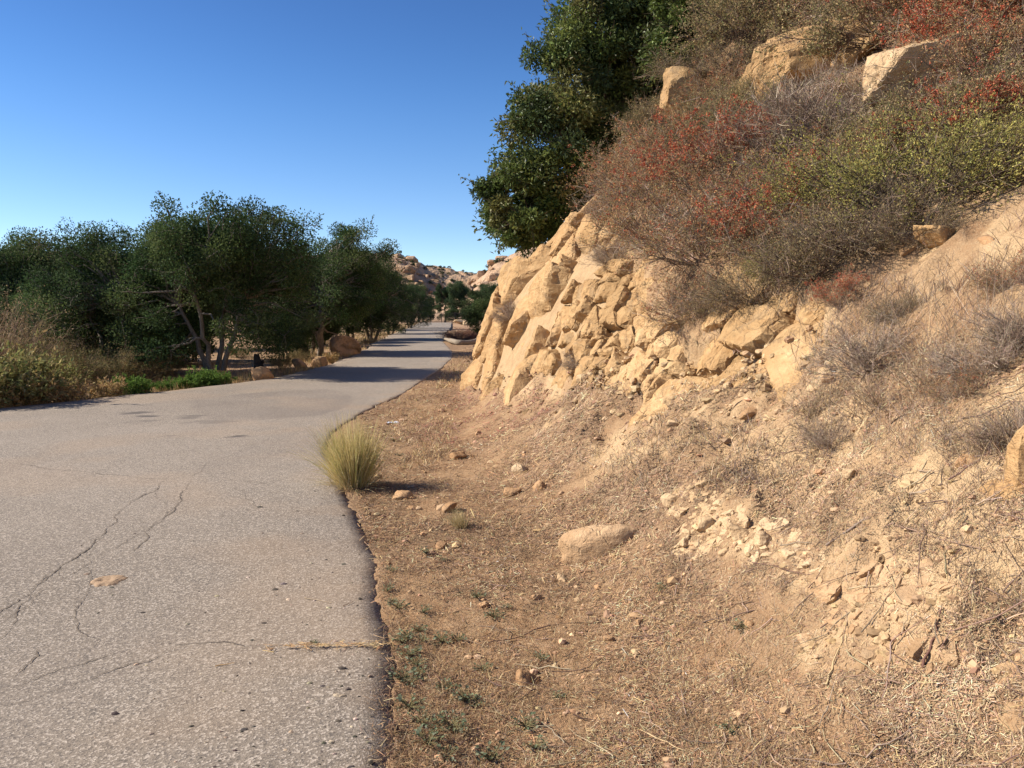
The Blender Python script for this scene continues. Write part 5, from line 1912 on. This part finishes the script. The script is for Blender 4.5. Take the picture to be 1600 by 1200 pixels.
LEFT = [
    ('cane', 30, 606, 1.25, 'tall tan cane bush at the left edge behind the reeds'),
    ('cane', -30, 612, 1.2, 'tall tan cane bush cut by the left edge'),
    ('cane', 90, 600, .8, 'shorter tan cane bush right of the tall one'),
    ('reed', 28, 634, 1.0, 'yellow green reedy bush at the left edge of the road'),
    ('reed', -30, 640, 1.0, 'yellow green reedy bush cut by the left edge'),
    ('reed', 70, 624, .85, 'yellow green reedy bush right of the one at the left edge'),
    ('mixed', 110, 612, 1.0, 'olive brown bush in the middle of the left brush'),
    ('mixed', 160, 606, .95, 'olive brown bush under the second oak'),
    ('mixed', 215, 600, .85, 'olive brown bush behind the dark green weed'),
    ('mixed', 60, 600, 1.2, 'olive brown bush behind the reeds'),
    ('mixed', 255, 588, .8, 'olive brown bush left of the leaning trunks'),
    ('mixed', 140, 594, 1.2, 'tall olive brown bush against the second oak'),
    ('dgrass', 130, 629, .8, 'orange dry grass clump at the left road edge below the olive bush'),
    ('dgrass', 90, 633, .9, 'orange dry grass clump right of the reeds'),
    ('dgrass', 165, 622, .7, 'orange dry grass clump left of the dark green weed'),
    ('dgrass', 40, 640, .8, 'orange dry grass clump in front of the reeds'),
    ('dgrass', 0, 640, .8, 'orange dry grass clump in the left corner of the brush'),
    ('weed', 205, 617, 1.15, 'dark green leafy weed at the left edge of the asphalt'),
    ('weed', 322, 603, 1.15, 'bright green leafy weed below the nearest oak'),
    ('weed', 295, 606, .85, 'bright green leafy weed left of the brightest'),
    ('weed', 262, 610, .7, 'low green weed between the two leafy ones'),
    ('weed', 345, 600, .8, 'bright green leafy weed at the foot of the trunk'),
    ('mixed', 440, 577, .42, 'small dark bush behind the pale boulder and the charred stump'),
    ('mixed', 470, 565, .45, 'small dark bush left of the split trunk'),
    ('mixed', 375, 560, .5, 'dark low bush at the edge of the clearing'),
    ('dgrass', 560, 556, .7, 'straw clump at the road edge under the bushy oak'),
    ('dgrass', 520, 566, .6, 'straw clump right of the split trunk'),
    ('dgrass', 600, 540, .8, 'straw clump at the road edge under the farther oak'),
]
for kd, px, py, s, lb in LEFT:
    P = gnd(px, py)
    lim = float(np.interp(P[1], _ly, _lx)) - .25
    P[0] = min(P[0], lim)
    place_shrub(kd, P, s, lb, LG, lean=False)


def left_cover():
    g = np.random.default_rng(90)
    n = 26000
    y = 9 * (120 / 9) ** g.uniform(0, 1, n)
    d = g.gamma(1.3, .9, n) * np.clip(y / 20, .7, 3)
    x = np.interp(y, _ly, _lx) - d + .12 * g.uniform(0, 1, n)
    k = n2(x, y, .6, 3, 95) > -.15
    x, y = x[k], y[k]
    n = len(x)
    P = np.stack([x, y, left_h(x, y) - .01], 1)
    L = g.uniform(.08, .26, n)
    az = g.uniform(0, 6.283, n)
    tl = np.abs(g.normal(0, .7, n))
    dd = norm(np.stack([np.cos(az) * tl, np.sin(az) * tl, np.ones(n)], 1))
    s = np.linspace(0, 1, 3)
    Q = P[:, None] + (L[:, None] * s)[..., None] * dd[:, None]
    Q[..., 2] -= (.3 * L[:, None] * s ** 2 * tl[:, None])
    V, F = ribbons(Q, (.006 * np.clip(y / 15, .8, 4))[:, None] * np.array([1, .8, .3])[None])
    C = np.repeat(vary(np.array([(.44, .31, .15), (.38, .25, .12), (.50, .38, .2), (.30, .2, .1), (.25, .23, .09)]), n, .2), 6, 0)
    tag(link('roadside_grass', mesh_data('roadside_grass', V, F, M['straw'], C)), kind='stuff')


left_cover()


def gboulder(px, py, dims, seed, label, mat='stone', rot=(0, 0, 0), d=None, sink=.2, group=None):
    P = gnd(px, py) if d is None else np.array([(px - 800) / FPX * d, d, 0.0])
    return boulder(0, 0, dims, seed, label, 'boulder', mat, 3, sink, rot, group, P)


gboulder(412, 595, (.62, .5, .44), 61, 'tan boulder leaning on the charred stump at the left road edge', rot=(0, .2, .3))
gboulder(538, 555, (1.45, 1.1, .95), 71, 'large pinkish boulder between the split trunk and the farther oak', mat='farrock', rot=(.1, .2, 1.0))
gboulder(499, 573, (.55, .45, .4), 63, 'pale boulder at the road edge in front of the split trunk')
gboulder(468, 575, (.45, .4, .35), 64, 'small grey boulder at the shaded road edge')
gboulder(683, 503, (1.5, 1.1, 1.0), 65, 'white boulder in the middle of the road end before the fence', mat='pale', d=131, rot=(0, .25, 0), sink=.08)
gboulder(719, 504, (2.2, 1.6, .8), 66, 'long flat pale boulder right of the road end', mat='pale', d=118, sink=.15)
gboulder(732, 507, (1.6, 1.2, .7), 68, 'flat pale boulder just right of the long one', mat='pale', d=112, sink=.15)
gboulder(343, 592, (.3, .25, .28), 67, 'small pale stone at the foot of the nearest oak trunk')


def charred_stump():
    global rng
    rng = np.random.default_rng(66)
    P = gnd(402, 597)
    P[0] -= .05
    n, K = 14, 12
    t = np.linspace(0, 1, K)
    ang = np.arange(n) * 6.283 / n
    H = .68
    rad = .17 * (1 - .62 * t ** 1.6) * (1 + .35 * np.exp(-t * 9))
    cx = .10 * t + .05 * np.sin(t * 4)
    V = []
    for k in range(K):
        rr = rad[k] * (1 + .16 * np.sin(ang * 3 + t[k] * 3) + .10 * np.sin(ang * 5 + 1))
        top = (t[k] > .8) * .10 * np.sin(ang * 2)
        V.append(np.stack([cx[k] + rr * np.cos(ang), rr * .8 * np.sin(ang), t[k] * H - .05 + top], 1))
    V = np.concatenate(V + [np.array([[cx[-1] + .01, 0, H + .03]])])
    i = np.arange(n)
    F = np.concatenate([np.stack([k * n + i, k * n + (i + 1) % n, (k + 1) * n + (i + 1) % n, (k + 1) * n + i], 1) for k in range(K - 1)])
    T = np.stack([(K - 1) * n + i, (K - 1) * n + (i + 1) % n, np.full(n, K * n)], 1)
    root = link('charred_stump', None, None, P)
    tag(root, 'black charred stump with a pointed top beside the tan boulder', 'stump')
    link('stump_body', mesh_data('stump_body', V, [F, T], M['char']), root)
    b = np.array([[(.05, 0, .30), (.16, .02, .42), (.20, .02, .50), (.21, .02, .56)]])
    v, f = tubes(b, np.array([[.07, .055, .04, .015]]), 7)
    link('broken_limb', mesh_data('broken_limb', v, f, M['char']), root)


charred_stump()


def curved_log():
    d0 = flat(np.array([693, 703, 718, 738, 752, 758]), np.array([531, 536, 538, 536, 531, 525]), 0.05)
    lo = d0[2].copy()
    lo[2] = 0
    t = np.linspace(0, 5, 22)
    Q = np.stack([np.interp(t, np.arange(6), d0[:, k]) for k in range(3)], 1)
    Q[:, 2] = .13 + .05 * np.sin(t * 1.7) + np.clip(t - 3.6, 0, 2) * .22
    Q = Q - lo
    r = (np.array([.07, .13, .15, .15, .13, .11, .08])[np.minimum((t * 1.3).astype(int), 6)])
    r = np.convolve(np.pad(r, 2, 'edge'), np.ones(5) / 5, 'valid') * (1 + .1 * np.sin(t * 7))
    root = link('fallen_log', None, None, lo)
    tag(root, 'curved grey log lying beside the road before the brush pile', 'log')
    V, F = tubes(Q[None], r[None], 9)
    link('log_body', mesh_data('log_body', V, F, M['log']), root)
    v, f = tubes(np.stack([np.stack([Q[15], Q[15] + [.1, .2, .3], Q[15] + [.3, .3, .75], Q[15] + [.35, .5, 1.0]])]), np.array([[.06, .045, .03, .01]]), 6)
    link('log_branch', mesh_data('log_branch', v, f, M['log']), root)


curved_log()
global_rng = rng
bp = shrub_mesh(411, 1.4, 80, 1.6, 6, 4, [(.26, .13, .09), (.20, .10, .075), (.32, .19, .13)], 2600, .07, [(.28, .12, .08), (.34, .19, .11), (.22, .11, .08)], 0, thick=.012)
for k, (px, py, d, s, lb) in enumerate([(722, 525, 48, 1.0, 'red brown pile of dead brush behind the curved log'), (742, 524, 50, 1.05, 'dead brush pile between the log and the round olive bush')]):
    r = link('brush_pile', None, None, ((px - 800) / FPX * d, d, -.05), k * 2.0, (s, s, s * .62))
    tag(r, lb, 'brush pile', 'dead brush piles')
    link('branches', bp[0], r)
    link('leaves', bp[1], r)


# ------------------------------------------------------------------ fence across the road end
def fence():
    x0, x1, y = -27.0, -3.0, 138.0
    root = link('wire_fence', None, None, (x0, y, 0))
    tag(root, 'dark wire fence with steel posts across the end of the road', 'fence')
    H = 1.7
    n = 11
    xs = np.linspace(0, x1 - x0, n)
    v, f = tubes(np.array([[(0, 0, -.2), (0, 0, .9), (0, 0, H + .1)]]), np.full((1, 3), .055), 8)
    pm = mesh_data('post', v, f, M['metal'])
    for x in xs:
        link('post', pm, root, (x, 0, 0))
    for z in (H, .12):
        v, f = tubes(np.array([[(0, 0, z), ((x1 - x0) / 2, 0, z), (x1 - x0, 0, z)]], float), np.full((1, 3), .03), 6)
        link('rail', mesh_data('rail', v, f, M['metal']), root)
    w = np.arange(0, x1 - x0, .22)
    A = np.stack([w, np.zeros_like(w), np.full_like(w, .12)], 1)
    B = np.stack([w + .8, np.zeros_like(w), np.full_like(w, H)], 1)
    C = np.stack([w, np.full_like(w, .03), np.full_like(w, H)], 1)
    D = np.stack([w + .8, np.full_like(w, .03), np.full_like(w, .12)], 1)
    Pm = np.concatenate([np.stack([A, B], 1), np.stack([C, D], 1)])
    v, f = tubes(Pm, np.full(Pm.shape[:2], .014), 3)
    tag(link('wire_mesh', mesh_data('wire_mesh', v, f, M['metal']), root), kind='stuff')


fence()
